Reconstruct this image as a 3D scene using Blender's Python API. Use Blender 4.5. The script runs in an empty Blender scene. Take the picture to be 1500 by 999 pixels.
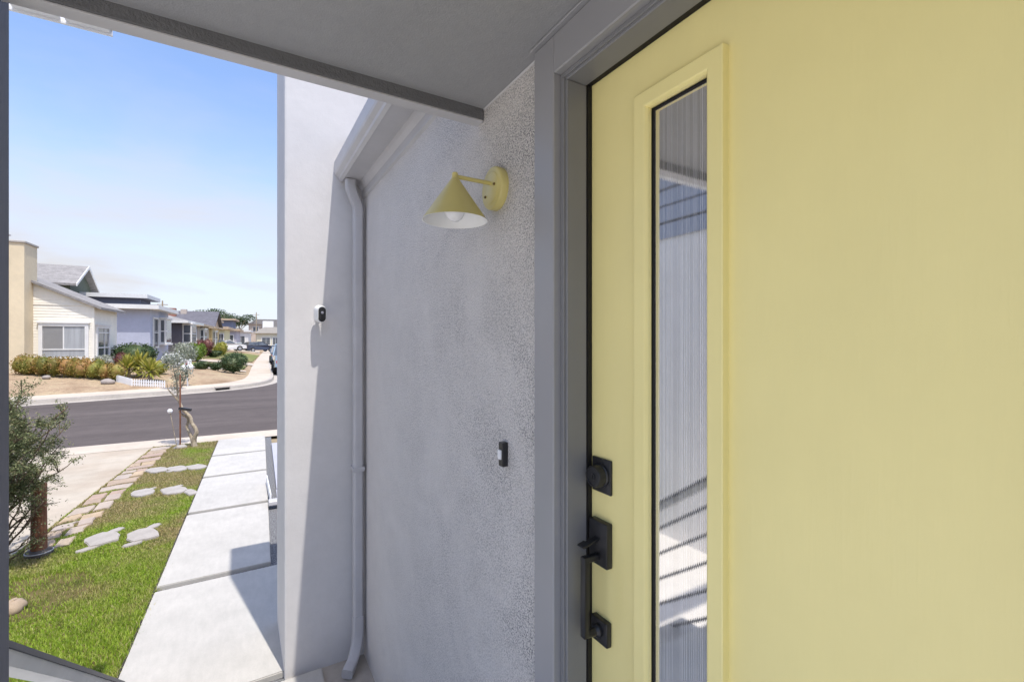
import bpy, bmesh, math, random
import numpy as np
from mathutils import Vector, Matrix

random.seed(7)
RNG = np.random.default_rng(7)
scene = bpy.context.scene
COL = scene.collection
R = math.radians

# ------------------------------------------------------------------ camera, sky, sun, exposure
EYE = 2.01                      # eye height above the front walk (1.38 m above the porch floor)
HEAD = R(30.65)                 # the camera looks 30.65 degrees to the right of +Y
cam_d = bpy.data.cameras.new('camera')
cam_d.sensor_width = 36.0
cam_d.lens = 16.2
cam_d.clip_start = 0.02
cam_d.clip_end = 3000
cam = bpy.data.objects.new('camera', cam_d)
COL.objects.link(cam)
cam.location = (0, 0, EYE)
cam.rotation_euler = (R(90), 0, -HEAD)
scene.camera = cam

SUN_DIR = Vector((0.2, -1.0, 2.7)).normalized()      # towards the sun
SUN_EL = math.asin(SUN_DIR.z)
SUN_AZ = math.atan2(SUN_DIR.x, SUN_DIR.y)
world = bpy.data.worlds.new('World')
scene.world = world
world.use_nodes = True
wn, wl = world.node_tree.nodes, world.node_tree.links
wn.clear()
w_out = wn.new('ShaderNodeOutputWorld')
w_bg = wn.new('ShaderNodeBackground')
w_sky = wn.new('ShaderNodeTexSky')
w_sky.sky_type = 'NISHITA'
w_sky.sun_disc = False
w_sky.sun_elevation = SUN_EL
w_sky.sun_rotation = SUN_AZ
w_sky.altitude = 0
w_sky.air_density = 0.62
w_sky.dust_density = 1.0
w_sky.ozone_density = 1.6
w_bg.inputs['Strength'].default_value = 0.14
# thin high cloud, denser towards the horizon all round
w_tc = wn.new('ShaderNodeTexCoord')
w_sep = wn.new('ShaderNodeSeparateXYZ')
wl.new(w_tc.outputs['Generated'], w_sep.inputs[0])
w_map = wn.new('ShaderNodeMapping')
w_map.inputs['Scale'].default_value = (1.0, 1.0, 3.2)
wl.new(w_tc.outputs['Generated'], w_map.inputs['Vector'])
w_noise = wn.new('ShaderNodeTexNoise')
w_noise.inputs['Scale'].default_value = 2.2
w_noise.inputs['Detail'].default_value = 7
w_noise.inputs['Roughness'].default_value = 0.55
w_noise.inputs['Distortion'].default_value = 0.35
wl.new(w_map.outputs[0], w_noise.inputs['Vector'])
w_r1 = wn.new('ShaderNodeMapRange')            # noise -> cloud
w_r1.inputs['From Min'].default_value = 0.46
w_r1.inputs['From Max'].default_value = 0.75
w_r1.inputs['To Min'].default_value = 0.0
w_r1.inputs['To Max'].default_value = 0.6
wl.new(w_noise.outputs['Fac'], w_r1.inputs['Value'])
w_r2 = wn.new('ShaderNodeMapRange')            # height above the horizon -> low haze
w_r2.interpolation_type = 'SMOOTHSTEP'
w_r2.inputs['From Min'].default_value = 0.0
w_r2.inputs['From Max'].default_value = 0.44
w_r2.inputs['To Min'].default_value = 0.85
w_r2.inputs['To Max'].default_value = 0.0
wl.new(w_sep.outputs['Z'], w_r2.inputs['Value'])
w_r3 = wn.new('ShaderNodeMapRange')            # clouds sit low, thinning upwards
w_r3.interpolation_type = 'SMOOTHSTEP'
w_r3.inputs['From Min'].default_value = 0.15
w_r3.inputs['From Max'].default_value = 0.55
w_r3.inputs['To Min'].default_value = 1.0
w_r3.inputs['To Max'].default_value = 0.2
wl.new(w_sep.outputs['Z'], w_r3.inputs['Value'])
w_mul = wn.new('ShaderNodeMath')
w_mul.operation = 'MULTIPLY'
wl.new(w_r1.outputs[0], w_mul.inputs[0])
wl.new(w_r3.outputs[0], w_mul.inputs[1])
w_add = wn.new('ShaderNodeMath')
w_add.operation = 'ADD'
w_add.use_clamp = True
wl.new(w_mul.outputs[0], w_add.inputs[0])
wl.new(w_r2.outputs[0], w_add.inputs[1])
w_mix = wn.new('ShaderNodeMix')
w_mix.data_type = 'RGBA'
wl.new(w_add.outputs[0], w_mix.inputs['Factor'])
wl.new(w_sky.outputs[0], w_mix.inputs['A'])
w_mix.inputs['B'].default_value = (2.0, 2.0, 2.1, 1)
wl.new(w_mix.outputs['Result'], w_bg.inputs['Color'])
wl.new(w_bg.outputs[0], w_out.inputs['Surface'])

sun_d = bpy.data.lights.new('sun', 'SUN')
sun_d.energy = 1.65
sun_d.angle = R(0.53)
sun_d.color = (1.0, 0.955, 0.89)
sun = bpy.data.objects.new('sun', sun_d)
COL.objects.link(sun)
sun.location = (3, -12, 30)
sun.rotation_euler = SUN_DIR.to_track_quat('Z', 'Y').to_euler()

vs = scene.view_settings
vs.view_transform = 'Standard'
vs.look = 'None'
vs.gamma = 1.0
vs.exposure = 1.50
scene.cycles.max_bounces = 8
scene.cycles.diffuse_bounces = 5
scene.cycles.glossy_bounces = 4
scene.cycles.transparent_max_bounces = 8
scene.cycles.sample_clamp_indirect = 8
scene.cycles.use_denoising = True


# ------------------------------------------------------------------ helpers: materials
def srgb(r, g, b):
    f = lambda c: (c / 255) / 12.92 if c <= 10 else (((c / 255) + 0.055) / 1.055) ** 2.4
    return (f(r), f(g), f(b))


class Mat:
    def __init__(self, name, color, rough=0.6, spec=0.5, metallic=0.0):
        m = bpy.data.materials.new(name)
        m.use_nodes = True
        self.m, self.n, self.l = m, m.node_tree.nodes, m.node_tree.links
        self.b = self.n['Principled BSDF']
        self.b.inputs['Base Color'].default_value = (*color, 1)
        self.b.inputs['Roughness'].default_value = rough
        self.b.inputs['Specular IOR Level'].default_value = spec
        self.b.inputs['Metallic'].default_value = metallic
        self.tc = self.n.new('ShaderNodeTexCoord')
        self.color = color
        self.colsock = None
        self.nrm = None

    def noise(self, scale, detail=4, rough=0.55, stretch=None, distort=0.0, coord='Object'):
        t = self.n.new('ShaderNodeTexNoise')
        t.inputs['Scale'].default_value = scale
        t.inputs['Detail'].default_value = detail
        t.inputs['Roughness'].default_value = rough
        t.inputs['Distortion'].default_value = distort
        src = self.tc.outputs[coord]
        if stretch:
            mp = self.n.new('ShaderNodeMapping')
            mp.inputs['Scale'].default_value = stretch
            self.l.new(src, mp.inputs[0])
            src = mp.outputs[0]
        self.l.new(src, t.inputs['Vector'])
        return t.outputs['Fac']

    def ramp(self, fac, stops):
        r = self.n.new('ShaderNodeValToRGB')
        e = r.color_ramp.elements
        while len(e) < len(stops):
            e.new(0.5)
        for i, (p, c) in enumerate(stops):
            e[i].position = p
            e[i].color = (*c, 1)
        self.l.new(fac, r.inputs[0])
        return r.outputs[0]

    def mixcol(self, fac, a, b, mode='MIX'):
        x = self.n.new('ShaderNodeMix')
        x.data_type = 'RGBA'
        x.blend_type = mode
        for s, k in ((fac, 'Factor'), (a, 'A'), (b, 'B')):
            if isinstance(s, (int, float)):
                x.inputs[k].default_value = s
            elif isinstance(s, tuple):
                x.inputs[k].default_value = (*s, 1)
            else:
                self.l.new(s, x.inputs[k])
        return x.outputs['Result']

    def rng(self, v, a, b, c=0.0, d=1.0):
        r = self.n.new('ShaderNodeMapRange')
        r.inputs['From Min'].default_value = a
        r.inputs['From Max'].default_value = b
        r.inputs['To Min'].default_value = c
        r.inputs['To Max'].default_value = d
        self.l.new(v, r.inputs['Value'])
        return r.outputs[0]

    def setcol(self, sock):
        self.colsock = sock
        self.l.new(sock, self.b.inputs['Base Color'])
        return self

    def vary(self, scale=3.0, amt=0.12, detail=5, stretch=None):
        """break the flat colour up by +-amt"""
        f = self.noise(scale, detail, 0.6, stretch)
        k = self.rng(f, 0.3, 0.7, 1 - amt, 1 + amt)
        base = self.colsock if self.colsock is not None else self.color
        x = self.n.new('ShaderNodeVectorMath')
        x.operation = 'SCALE'
        if isinstance(base, tuple):
            x.inputs[0].default_value = base
        else:
            self.l.new(base, x.inputs[0])
        self.l.new(k, x.inputs['Scale'])
        return self.setcol(x.outputs[0])

    def bump(self, scale, strength=0.3, dist=0.002, detail=3, rough=0.5, stretch=None, height=None):
        h = height if height is not None else self.noise(scale, detail, rough, stretch)
        b = self.n.new('ShaderNodeBump')
        b.inputs['Strength'].default_value = strength
        b.inputs['Distance'].default_value = dist
        self.l.new(h, b.inputs['Height'])
        if self.nrm is not None:
            self.l.new(self.nrm, b.inputs['Normal'])
        self.nrm = b.outputs[0]
        self.l.new(self.nrm, self.b.inputs['Normal'])
        return self

    def rvar(self, scale, lo, hi):
        f = self.noise(scale, 4)
        self.l.new(self.rng(f, 0.3, 0.7, lo, hi), self.b.inputs['Roughness'])
        return self


def island_mat(name, stops, rough=0.55, trans=0.25, patch=None):
    """leaf material: every leaf picks its own colour from the ramp"""
    M = Mat(name, stops[0][1], rough, 0.3)
    g = M.n.new('ShaderNodeNewGeometry')
    c = M.ramp(g.outputs['Random Per Island'], stops)
    if patch:
        f = M.noise(patch[0], 4)
        if len(patch) > 4:          # the lawn dries out towards the street
            sp = M.n.new('ShaderNodeSeparateXYZ')
            M.l.new(M.tc.outputs['Object'], sp.inputs[0])
            g2 = M.rng(sp.outputs['Y'], 4.4, 7.6, -0.09, 0.09)
            ad = M.n.new('ShaderNodeMath'); ad.operation = 'ADD'
            M.l.new(f, ad.inputs[0]); M.l.new(g2, ad.inputs[1])
            f = ad.outputs[0]
        k = M.rng(f, patch[1], patch[2])
        c = M.mixcol(k, c, M.ramp(g.outputs['Random Per Island'], patch[3]))
    M.setcol(c)
    t = M.n.new('ShaderNodeBsdfTranslucent')
    M.l.new(c, t.inputs['Color'])
    mx = M.n.new('ShaderNodeMixShader')
    mx.inputs[0].default_value = trans
    M.l.new(M.b.outputs[0], mx.inputs[1])
    M.l.new(t.outputs[0], mx.inputs[2])
    M.l.new(mx.outputs[0], M.n['Material Output'].inputs['Surface'])
    return M.m


# ------------------------------------------------------------------ helpers: meshes
class MB:
    """collects faces; build() links them as ONE mesh object"""
    def __init__(self):
        self.v, self.f, self.mi, self.sm = [], [], [], []
        self.cur, self.smooth = 0, False

    def add(self, vs, fs):
        o = len(self.v)
        self.v += [tuple(x) for x in vs]
        for f in fs:
            self.f.append([i + o for i in f])
            self.mi.append(self.cur)
            self.sm.append(self.smooth)
        return self

    def box(self, x0, x1, y0, y1, z0, z1, M=None):
        vs = [Vector((x, y, z)) for z in (z0, z1) for y in (y0, y1) for x in (x0, x1)]
        if M is not None:
            vs = [M @ p for p in vs]
        return self.add(vs, [(0, 2, 3, 1), (4, 5, 7, 6), (0, 1, 5, 4), (2, 6, 7, 3), (0, 4, 6, 2), (1, 3, 7, 5)])

    def bevbox(self, x0, x1, y0, y1, z0, z1, b=0.003, M=None, seg=1):
        bm = bmesh.new()
        bmesh.ops.create_cube(bm, size=1)
        for v in bm.verts:
            v.co = Vector((x0 + (v.co.x + .5) * (x1 - x0), y0 + (v.co.y + .5) * (y1 - y0), z0 + (v.co.z + .5) * (z1 - z0)))
        bmesh.ops.bevel(bm, geom=bm.edges[:], offset=b, segments=seg, affect='EDGES', profile=0.5)
        bm.verts.index_update()
        vs = [(M @ v.co) if M is not None else v.co.copy() for v in bm.verts]
        fs = [[v.index for v in f.verts] for f in bm.faces]
        bm.free()
        return self.add(vs, fs)

    def prism(self, poly, axis, a, b):
        """polygon (2D) extruded along axis from a to b. axis x: (y,z); y: (x,z); z: (x,y)"""
        def p3(p, t):
            return {'x': (t, p[0], p[1]), 'y': (p[0], t, p[1]), 'z': (p[0], p[1], t)}[axis]
        n = len(poly)
        vs = [p3(p, a) for p in poly] + [p3(p, b) for p in poly]
        fs = [tuple(range(n))[::-1], tuple(range(n, 2 * n))]
        fs += [(i, (i + 1) % n, n + (i + 1) % n, n + i) for i in range(n)]
        return self.add(vs, fs)

    def tube(self, pts, rad, n=8, cap=True, sq=None):
        """tube through pts; sq=(w,h) makes a rectangular section"""
        pts = [Vector(p) for p in pts]
        m = len(pts)
        if not hasattr(rad, '__len__'):
            rad = [rad] * m
        rings = []
        up = Vector((0, 0, 1))
        prev = None
        for i, p in enumerate(pts):
            d = (pts[min(i + 1, m - 1)] - pts[max(i - 1, 0)]).normalized()
            if prev is None:
                a = d.cross(up)
                if a.length < 1e-3:
                    a = d.cross(Vector((0, 1, 0)))
            else:
                a = prev - d * prev.dot(d)
            a.normalize()
            prev = a
            b = d.cross(a)
            rings.append([p + (a * math.cos(2 * math.pi * k / n) + b * math.sin(2 * math.pi * k / n)) * rad[i] for k in range(n)])
        vs = [q for r in rings for q in r]
        fs = []
        for i in range(m - 1):
            for k in range(n):
                fs.append((i * n + k, i * n + (k + 1) % n, (i + 1) * n + (k + 1) % n, (i + 1) * n + k))
        if cap:
            fs.append(tuple(range(n))[::-1])
            fs.append(tuple((m - 1) * n + k for k in range(n)))
        return self.add(vs, fs)

    def lathe(self, prof, n=32, M=None, close=False):
        """profile (r, z) turned about Z"""
        vs, fs = [], []
        m = len(prof)
        for r, z in prof:
            for k in range(n):
                a = 2 * math.pi * k / n
                p = Vector((r * math.cos(a), r * math.sin(a), z))
                vs.append(M @ p if M is not None else p)
        for i in range(m - 1):
            for k in range(n):
                fs.append((i * n + k, i * n + (k + 1) % n, (i + 1) * n + (k + 1) % n, (i + 1) * n + k))
        if prof[0][0] > 1e-5 and close:
            fs.append(tuple(range(n))[::-1])
        if prof[-1][0] > 1e-5 and close:
            fs.append(tuple((m - 1) * n + k for k in range(n)))
        return self.add(vs, fs)

    def blob(self, c, rad, n=10, jit=0.12, seed=0):
        rr = random.Random(seed)
        vs, fs = [], []
        m = n // 2 + 1
        for i in range(m + 1):
            th = math.pi * i / m
            for k in range(n):
                ph = 2 * math.pi * k / n
                s = 1 + rr.uniform(-jit, jit)
                vs.append((c[0] + rad[0] * s * math.sin(th) * math.cos(ph), c[1] + rad[1] * s * math.sin(th) * math.sin(ph), c[2] + rad[2] * s * math.cos(th)))
        for i in range(m):
            for k in range(n):
                fs.append((i * n + k, (i + 1) * n + k, (i + 1) * n + (k + 1) % n, i * n + (k + 1) % n))
        return self.add(vs, fs)

    def leaves(self, P, L, W, bias=None, flat=0.0):
        """one diamond leaf per point of P"""
        P = np.asarray(P, float)
        n = len(P)
        d = RNG.normal(size=(n, 3))
        if bias is not None:
            d = d + np.asarray(bias)
        d /= np.linalg.norm(d, axis=1)[:, None] + 1e-9
        e = RNG.normal(size=(n, 3))
        e -= d * (e * d).sum(1)[:, None]
        e /= np.linalg.norm(e, axis=1)[:, None] + 1e-9
        s = RNG.uniform(0.6, 1.25, n)[:, None]
        a, b = P - d * s * L * .5, P + d * s * L * .5
        c1, c2 = P + e * s * W * .5, P - e * s * W * .5
        V = np.stack([a, c1, b, c2], 1).reshape(-1, 3)
        o = len(self.v)
        self.v += V.tolist()
        self.f += (np.arange(n * 4).reshape(-1, 4) + o).tolist()
        self.mi += [self.cur] * n
        self.sm += [False] * n
        return self

    def build(self, name, mats, parent=None, smooth=None):
        me = bpy.data.meshes.new(name)
        me.from_pydata(self.v, [], self.f)
        if not isinstance(mats, (list, tuple)):
            mats = [mats]
        for m in mats:
            me.materials.append(m.m if isinstance(m, Mat) else m)
        me.polygons.foreach_set('material_index', self.mi)
        me.polygons.foreach_set('use_smooth', self.sm if smooth is None else [smooth] * len(self.f))
        me.update()
        o = bpy.data.objects.new(name, me)
        COL.objects.link(o)
        if parent is not None:
            o.parent = parent
        return o


def fix(o, angle=None):
    """consistent outward normals"""
    bm = bmesh.new()
    bm.from_mesh(o.data)
    bmesh.ops.recalc_face_normals(bm, faces=bm.faces)
    bm.to_mesh(o.data)
    bm.free()
    if angle:
        o.data.set_sharp_from_angle(angle=R(angle))
    return o


def tag(o, label=None, cat=None, group=None, kind=None):
    for k, v in (('label', label), ('category', cat), ('group', group), ('kind', kind)):
        if v:
            o[k] = v
    return o


def empty(name, loc=(0, 0, 0), rz=0.0):
    o = bpy.data.objects.new(name, None)
    o.empty_display_size = 0.1
    COL.objects.link(o)
    o.location = loc
    o.rotation_euler = (0, 0, rz)
    return o


def ray(u, t):
    """a spot the survey of the photo gives: bearing u, distance t along the view axis -> (x, y)"""
    xc = (u - 750) / 675
    return ((xc * math.cos(HEAD) + math.sin(HEAD)) * t, (math.cos(HEAD) - xc * math.sin(HEAD)) * t)


def hgt(v, t):
    return EYE + (500 - v) / 675 * t


# ------------------------------------------------------------------ materials
M_STUCCO = Mat('stucco_paint', (0.75, 0.715, 0.68), 0.75, 0.35)
M_STUCCO.vary(1.3, 0.05).vary(9, 0.03)
M_STUCCO.bump(34, 0.35, 0.006, 5, 0.65).bump(200, 1.0, 0.008, 2, 0.6)
def stucco_pit_shade():  # dark specks paint the shade inside the pits, stronger towards the door
    M = M_STUCCO
    sp = M.n.new('ShaderNodeSeparateXYZ')
    M.l.new(M.tc.outputs['Object'], sp.inputs[0])
    near = M.rng(sp.outputs['Y'], 2.9, 1.05, 0.05, 1.0)
    mott = M.rng(M.noise(2.6, 5, 0.6, None, 0.6), 0.35, 0.61, 0.28, 0.95)
    pit = M.rng(M.noise(222, 2, 0.6), 0.46, 0.62, 0.0, 1.0)
    def mul(a, b):
        x = M.n.new('ShaderNodeMath'); x.operation = 'MULTIPLY'
        for i, v in enumerate((a, b)):
            if isinstance(v, float): x.inputs[i].default_value = v
            else: M.l.new(v, x.inputs[i])
        return x.outputs[0]
    f = mul(mul(mul(pit, near), mott), 1.0)
    M.setcol(M.mixcol(f, M.colsock, (0.165, 0.163, 0.17)))
stucco_pit_shade()
M_WING = Mat('smooth_stucco_paint', (0.62, 0.60, 0.585), 0.8, 0.3)
M_WING.vary(1.7, 0.05).vary(16, 0.025)
M_WING.bump(30, 0.3, 0.004, 5, 0.6).bump(180, 0.35, 0.002, 3, 0.6, (1, 1, 1.6))
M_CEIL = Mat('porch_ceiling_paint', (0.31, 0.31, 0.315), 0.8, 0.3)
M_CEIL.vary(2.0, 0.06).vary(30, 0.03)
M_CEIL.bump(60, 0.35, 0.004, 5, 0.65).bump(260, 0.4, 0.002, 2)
M_JAMB_SHADED = Mat('jamb_paint_shaded', (0.20, 0.20, 0.205), 0.38, 0.5)  # darker copy of the casing paint, the jamb's shade in its colour
M_JAMB_SHADED.vary(3, 0.05).bump(45, 0.10, 0.002, 3, 0.5, (1, 1, 0.2)).rvar(12, 0.32, 0.46)
M_CASING = Mat('casing_paint', (0.30, 0.297, 0.305), 0.38, 0.5)
M_CASING.vary(3, 0.05).bump(45, 0.10, 0.002, 3, 0.5, (1, 1, 0.2)).rvar(12, 0.32, 0.46)
M_BEAM = Mat('beam_stucco_shaded', (0.15, 0.15, 0.155), 0.8, 0.3)  # dark tone paints the shade on the beam's near face
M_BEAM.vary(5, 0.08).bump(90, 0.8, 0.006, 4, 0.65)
M_POST = Mat('post_paint', (0.13, 0.135, 0.165), 0.55, 0.4)
M_POST.vary(4, 0.10, 5, (1, 1, 0.15)).bump(70, 0.4, 0.003, 4, 0.6, (1, 1, 0.25))
M_GUTTER = Mat('gutter_paint', (0.49, 0.48, 0.485), 0.42, 0.5)
M_GUTTER.vary(6, 0.06).bump(50, 0.08, 0.002)
M_YELLOW = Mat('yellow_door_paint', (0.90, 0.79, 0.345), 0.36, 0.5)
M_YELLOW.vary(1.8, 0.035).vary(9, 0.015, 6, (1, 1, 0.25)).bump(170, 0.3, 0.0014, 3, 0.6, (1, 1, 0.06)).bump(14, 0.07, 0.003, 3).rvar(5, 0.28, 0.46)
M_YLAMP = Mat('yellow_lamp_paint', (0.67, 0.58, 0.22), 0.34, 0.5)
M_YLAMP.vary(12, 0.03)
M_BLACK = Mat('black_hardware', (0.016, 0.016, 0.018), 0.36, 0.5)
M_BLACK.vary(30, 0.2).rvar(60, 0.3, 0.46)
M_RUBBER = Mat('black_weatherstrip', (0.012, 0.011, 0.011), 0.6, 0.3)
M_RUBBER.vary(40, 0.2)
M_BRASS = Mat('brass_screw', (0.20, 0.14, 0.06), 0.4, 0.5, 0.8)
M_BRASS.vary(40, 0.2)
M_WHITE = Mat('white_paint', (0.78, 0.78, 0.78), 0.5, 0.4)
M_WHITE.vary(8, 0.04)
M_ENAMEL = Mat('white_enamel', (0.80, 0.80, 0.78), 0.4, 0.5)
M_ENAMEL.vary(10, 0.02)
M_BULB = Mat('opal_bulb', (0.85, 0.85, 0.85), 0.25, 0.5)
M_BULB.vary(10, 0.01)
M_SLAB = Mat('pale_concrete', (0.455, 0.435, 0.40), 0.85, 0.25)
M_SLAB.vary(0.8, 0.07).vary(5, 0.06, 7).vary(26, 0.05, 6, (1, 0.25, 1)).vary(120, 0.04)
M_SLAB.bump(90, 0.2, 0.002, 4)
M_BOUNCE = Mat('bounce_slab_concrete', (0.66, 0.64, 0.61), 0.85, 0.25)  # for the unseen slab that bounces sun into the porch
M_BOUNCE.vary(1.1, 0.06).vary(7, 0.04).bump(90, 0.2, 0.002, 4)
M_PORCH = Mat('porch_concrete', (0.56, 0.55, 0.53), 0.85, 0.25)
M_PORCH.vary(5, 0.1).bump(120, 0.25, 0.002)

M_DRIVE = Mat('driveway_concrete', (0.52, 0.48, 0.42), 0.9, 0.2)
M_DRIVE.setcol(M_DRIVE.mixcol(M_DRIVE.rng(M_DRIVE.noise(0.9, 6), 0.4, 0.7), (0.45, 0.395, 0.32), (0.40, 0.33, 0.255)))
M_DRIVE.vary(0.5, 0.08).vary(5, 0.08, 7).vary(50, 0.05).bump(80, 0.3, 0.003)
M_ROAD = Mat('road_asphalt', (0.103, 0.085, 0.078), 0.9, 0.2)
M_ROAD.vary(0.35, 0.20, 6, (0.35, 2.6, 1)).vary(1.3, 0.05, 6, (0.5, 2, 1)).vary(3, 0.08).vary(120, 0.12).bump(150, 0.4, 0.004)
M_KERB = Mat('kerb_concrete', (0.42, 0.38, 0.33), 0.9, 0.2)
M_KERB.vary(1.2, 0.14).vary(14, 0.08).bump(60, 0.25, 0.003)
M_GRAVEL = Mat('dark_gravel', (0.10, 0.10, 0.105), 0.9, 0.3)
M_GRAVEL.setcol(M_GRAVEL.ramp(M_GRAVEL.noise(70, 3, 0.7), [(0.35, (0.05, 0.05, 0.052)), (0.5, (0.16, 0.16, 0.165)), (0.7, (0.36, 0.36, 0.36))]))
M_GRAVEL.bump(80, 0.9, 0.01, 3, 0.6)
M_SOIL = Mat('lawn_soil', (0.10, 0.09, 0.045), 0.95, 0.1)
M_SOIL.setcol(M_SOIL.ramp(M_SOIL.noise(5, 6, 0.65), [(0.3, (0.05, 0.06, 0.015)), (0.5, (0.12, 0.10, 0.04)), (0.7, (0.19, 0.14, 0.075))]))
M_SOIL.bump(60, 0.8, 0.01, 4)
M_DIRT = Mat('dry_yard_soil', (0.34, 0.25, 0.17), 0.95, 0.1)
M_DIRT.setcol(M_DIRT.ramp(M_DIRT.noise(0.8, 8, 0.65), [(0.3, (0.24, 0.165, 0.105)), (0.5, (0.36, 0.265, 0.175)), (0.62, (0.40, 0.31, 0.20)), (0.75, (0.24, 0.23, 0.10))]))
M_DIRT.vary(9, 0.2).vary(60, 0.15).bump(20, 0.8, 0.04, 5)
M_GROUND = Mat('far_ground', (0.26, 0.22, 0.15), 0.95, 0.1)
M_GROUND.setcol(M_GROUND.ramp(M_GROUND.noise(0.08, 8, 0.6), [(0.35, (0.14, 0.15, 0.06)), (0.55, (0.30, 0.24, 0.16)), (0.75, (0.36, 0.30, 0.22))]))
M_FARLAWN = Mat('far_lawn', (0.14, 0.16, 0.05), 0.95, 0.1)
M_FARLAWN.setcol(M_FARLAWN.ramp(M_FARLAWN.noise(0.9, 7, 0.7), [(0.35, (0.10, 0.15, 0.035)), (0.5, (0.18, 0.19, 0.07)), (0.7, (0.33, 0.27, 0.15))]))
M_FARLAWN.bump(30, 0.8, 0.03)
M_FLAG = Mat('flagstone', (0.46, 0.38, 0.31), 0.9, 0.2)
oi = M_FLAG.n.new('ShaderNodeObjectInfo')
M_FLAG.setcol(M_FLAG.ramp(oi.outputs['Random'], [(0.0, (0.35, 0.27, 0.21)), (0.35, (0.43, 0.33, 0.22)), (0.65, (0.40, 0.34, 0.29)), (1.0, (0.36, 0.26, 0.205))]))
M_FLAG.vary(5, 0.12).vary(35, 0.08).bump(25, 0.4, 0.008, 5).bump(140, 0.3, 0.002)
M_STEP = Mat('pale_stepping_stone', (0.37, 0.34, 0.31), 0.85, 0.2)
M_STEP.vary(6, 0.1).vary(40, 0.06).bump(22, 0.35, 0.008, 5)
M_RUST = Mat('rusty_wood', (0.16, 0.075, 0.05), 0.85, 0.2)
M_RUST.setcol(M_RUST.ramp(M_RUST.noise(14, 6, 0.7, (1, 1, 0.2)), [(0.3, (0.07, 0.04, 0.03)), (0.5, (0.20, 0.085, 0.05)), (0.7, (0.29, 0.16, 0.11))]))
M_RUST.bump(60, 0.8, 0.006, 5, 0.6, (1, 1, 0.2))
M_BARK = Mat('pale_bark', (0.24, 0.19, 0.13), 0.9, 0.2)
M_BARK.setcol(M_BARK.ramp(M_BARK.noise(22, 6, 0.7, (1, 1, 0.5)), [(0.3, (0.16, 0.125, 0.085)), (0.5, (0.34, 0.28, 0.20)), (0.7, (0.52, 0.45, 0.34))]))
M_BARK.bump(60, 0.8, 0.008, 5)
M_TWIG = Mat('juniper_bark', (0.14, 0.10, 0.07), 0.9, 0.2)
M_TWIG.vary(30, 0.35).bump(80, 0.6, 0.004)
M_SHINGLE = Mat('grey_shingle', (0.26, 0.245, 0.235), 0.9, 0.2)
M_SHINGLE.vary(2.5, 0.18, 6, (1, 1, 3)).vary(12, 0.16).bump(9, 0.5, 0.03, 4)
M_SHINGLE2 = Mat('dark_shingle', (0.13, 0.125, 0.14), 0.9, 0.2)
M_SHINGLE2.vary(2.0, 0.18).vary(10, 0.12).bump(9, 0.5, 0.03, 4)
M_PANE = Mat('window_glass', (0.10, 0.11, 0.12), 0.06, 0.8)
M_PANE.vary(1.4, 0.4)
M_PANE2 = Mat('curtained_window_glass', (0.36, 0.37, 0.38), 0.12, 0.7)
M_PANE2.vary(2.5, 0.16, 4, (4, 4, 0.3))
M_TYRE = Mat('tyre_rubber', (0.02, 0.02, 0.02), 0.8, 0.2)
M_TYRE.vary(20, 0.2)
M_RIM = Mat('wheel_rim', (0.45, 0.45, 0.46), 0.35, 0.5, 0.7)
M_RIM.vary(20, 0.1)


def paint(name, col, rough=0.75):
    m = Mat(name, col, rough, 0.3)
    m.vary(0.9, 0.06).vary(7, 0.04).bump(40, 0.12, 0.004)
    return m


def carpaint(name, col):
    m = Mat(name, col, 0.25, 0.5)
    m.b.inputs['Coat Weight'].default_value = 0.6
    m.vary(3, 0.06)
    return m


# ================================================================== THE GREY HOUSE AND ITS PORCH
WX = 0.69          # plane of the stucco wall with the door
CEIL = EYE + 0.757
FLOOR = 0.63
house = tag(empty('stucco_house', (WX, 0.9, 0)), 'pale grey stucco house with dark grey porch trim around a yellow front door', 'house')


def hp(mb, name, mats, sharp=None, parent=None):
    """build a part of the house given in world coordinates"""
    o = mb.build(name, mats)
    par = parent or house
    o.parent = par
    o.matrix_parent_inverse = Matrix.Translation(-Vector((WX, 0.9, 0)))
    return fix(o, sharp)


# the wall with the door opening (a real opening)
DY0, DY1, DTOP = -0.012, 0.922, EYE + 0.6566      # rough opening
w = MB()
w.box(WX, WX + 0.2, DY1 + 0.02, 3.03, -0.2, 3.12)
w.box(WX, WX + 0.2, DY0 - 0.02, DY1 + 0.02, DTOP + 0.02, 3.12)
w.box(WX, WX + 0.2, -5.0, DY0 - 0.02, -0.2, 3.12)
w.box(WX, WX + 0.2, DY0 - 0.02, DY1 + 0.02, -0.2, FLOOR + 0.005)
hp(w, 'stucco_wall', M_STUCCO)
# the wing that juts out beyond the porch
w = MB()
w.bevbox(0.231, 6.0, 3.03, 3.64, -0.2, 4.08, 0.012, None, 2)
hp(w, 'stucco_wall', M_WING)
# porch ceiling, beam, post
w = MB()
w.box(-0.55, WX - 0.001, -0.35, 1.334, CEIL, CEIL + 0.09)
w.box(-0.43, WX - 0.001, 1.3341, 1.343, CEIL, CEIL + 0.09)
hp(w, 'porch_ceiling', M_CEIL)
w = MB()
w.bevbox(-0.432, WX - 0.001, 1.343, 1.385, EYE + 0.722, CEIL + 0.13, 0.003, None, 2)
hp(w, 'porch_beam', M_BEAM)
w = MB()
w.bevbox(-0.432, WX - 0.0015, 1.3445, 1.388, EYE + 0.7165, EYE + 0.7215, 0.001)  # pale strip added to paint bounced light on the beam's underside
hp(w, 'beam_underside_lit', M_GUTTER)
w = MB()
w.bevbox(-0.525, -0.4325, 1.335, 1.432, FLOOR, CEIL + 0.13, 0.005, None, 2)
hp(w, 'porch_post', M_POST)
w = MB()
w.box(-0.58, WX - 0.002, -1.3, 1.45, 0.0, FLOOR)
hp(w, 'porch_floor', M_PORCH)
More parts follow.
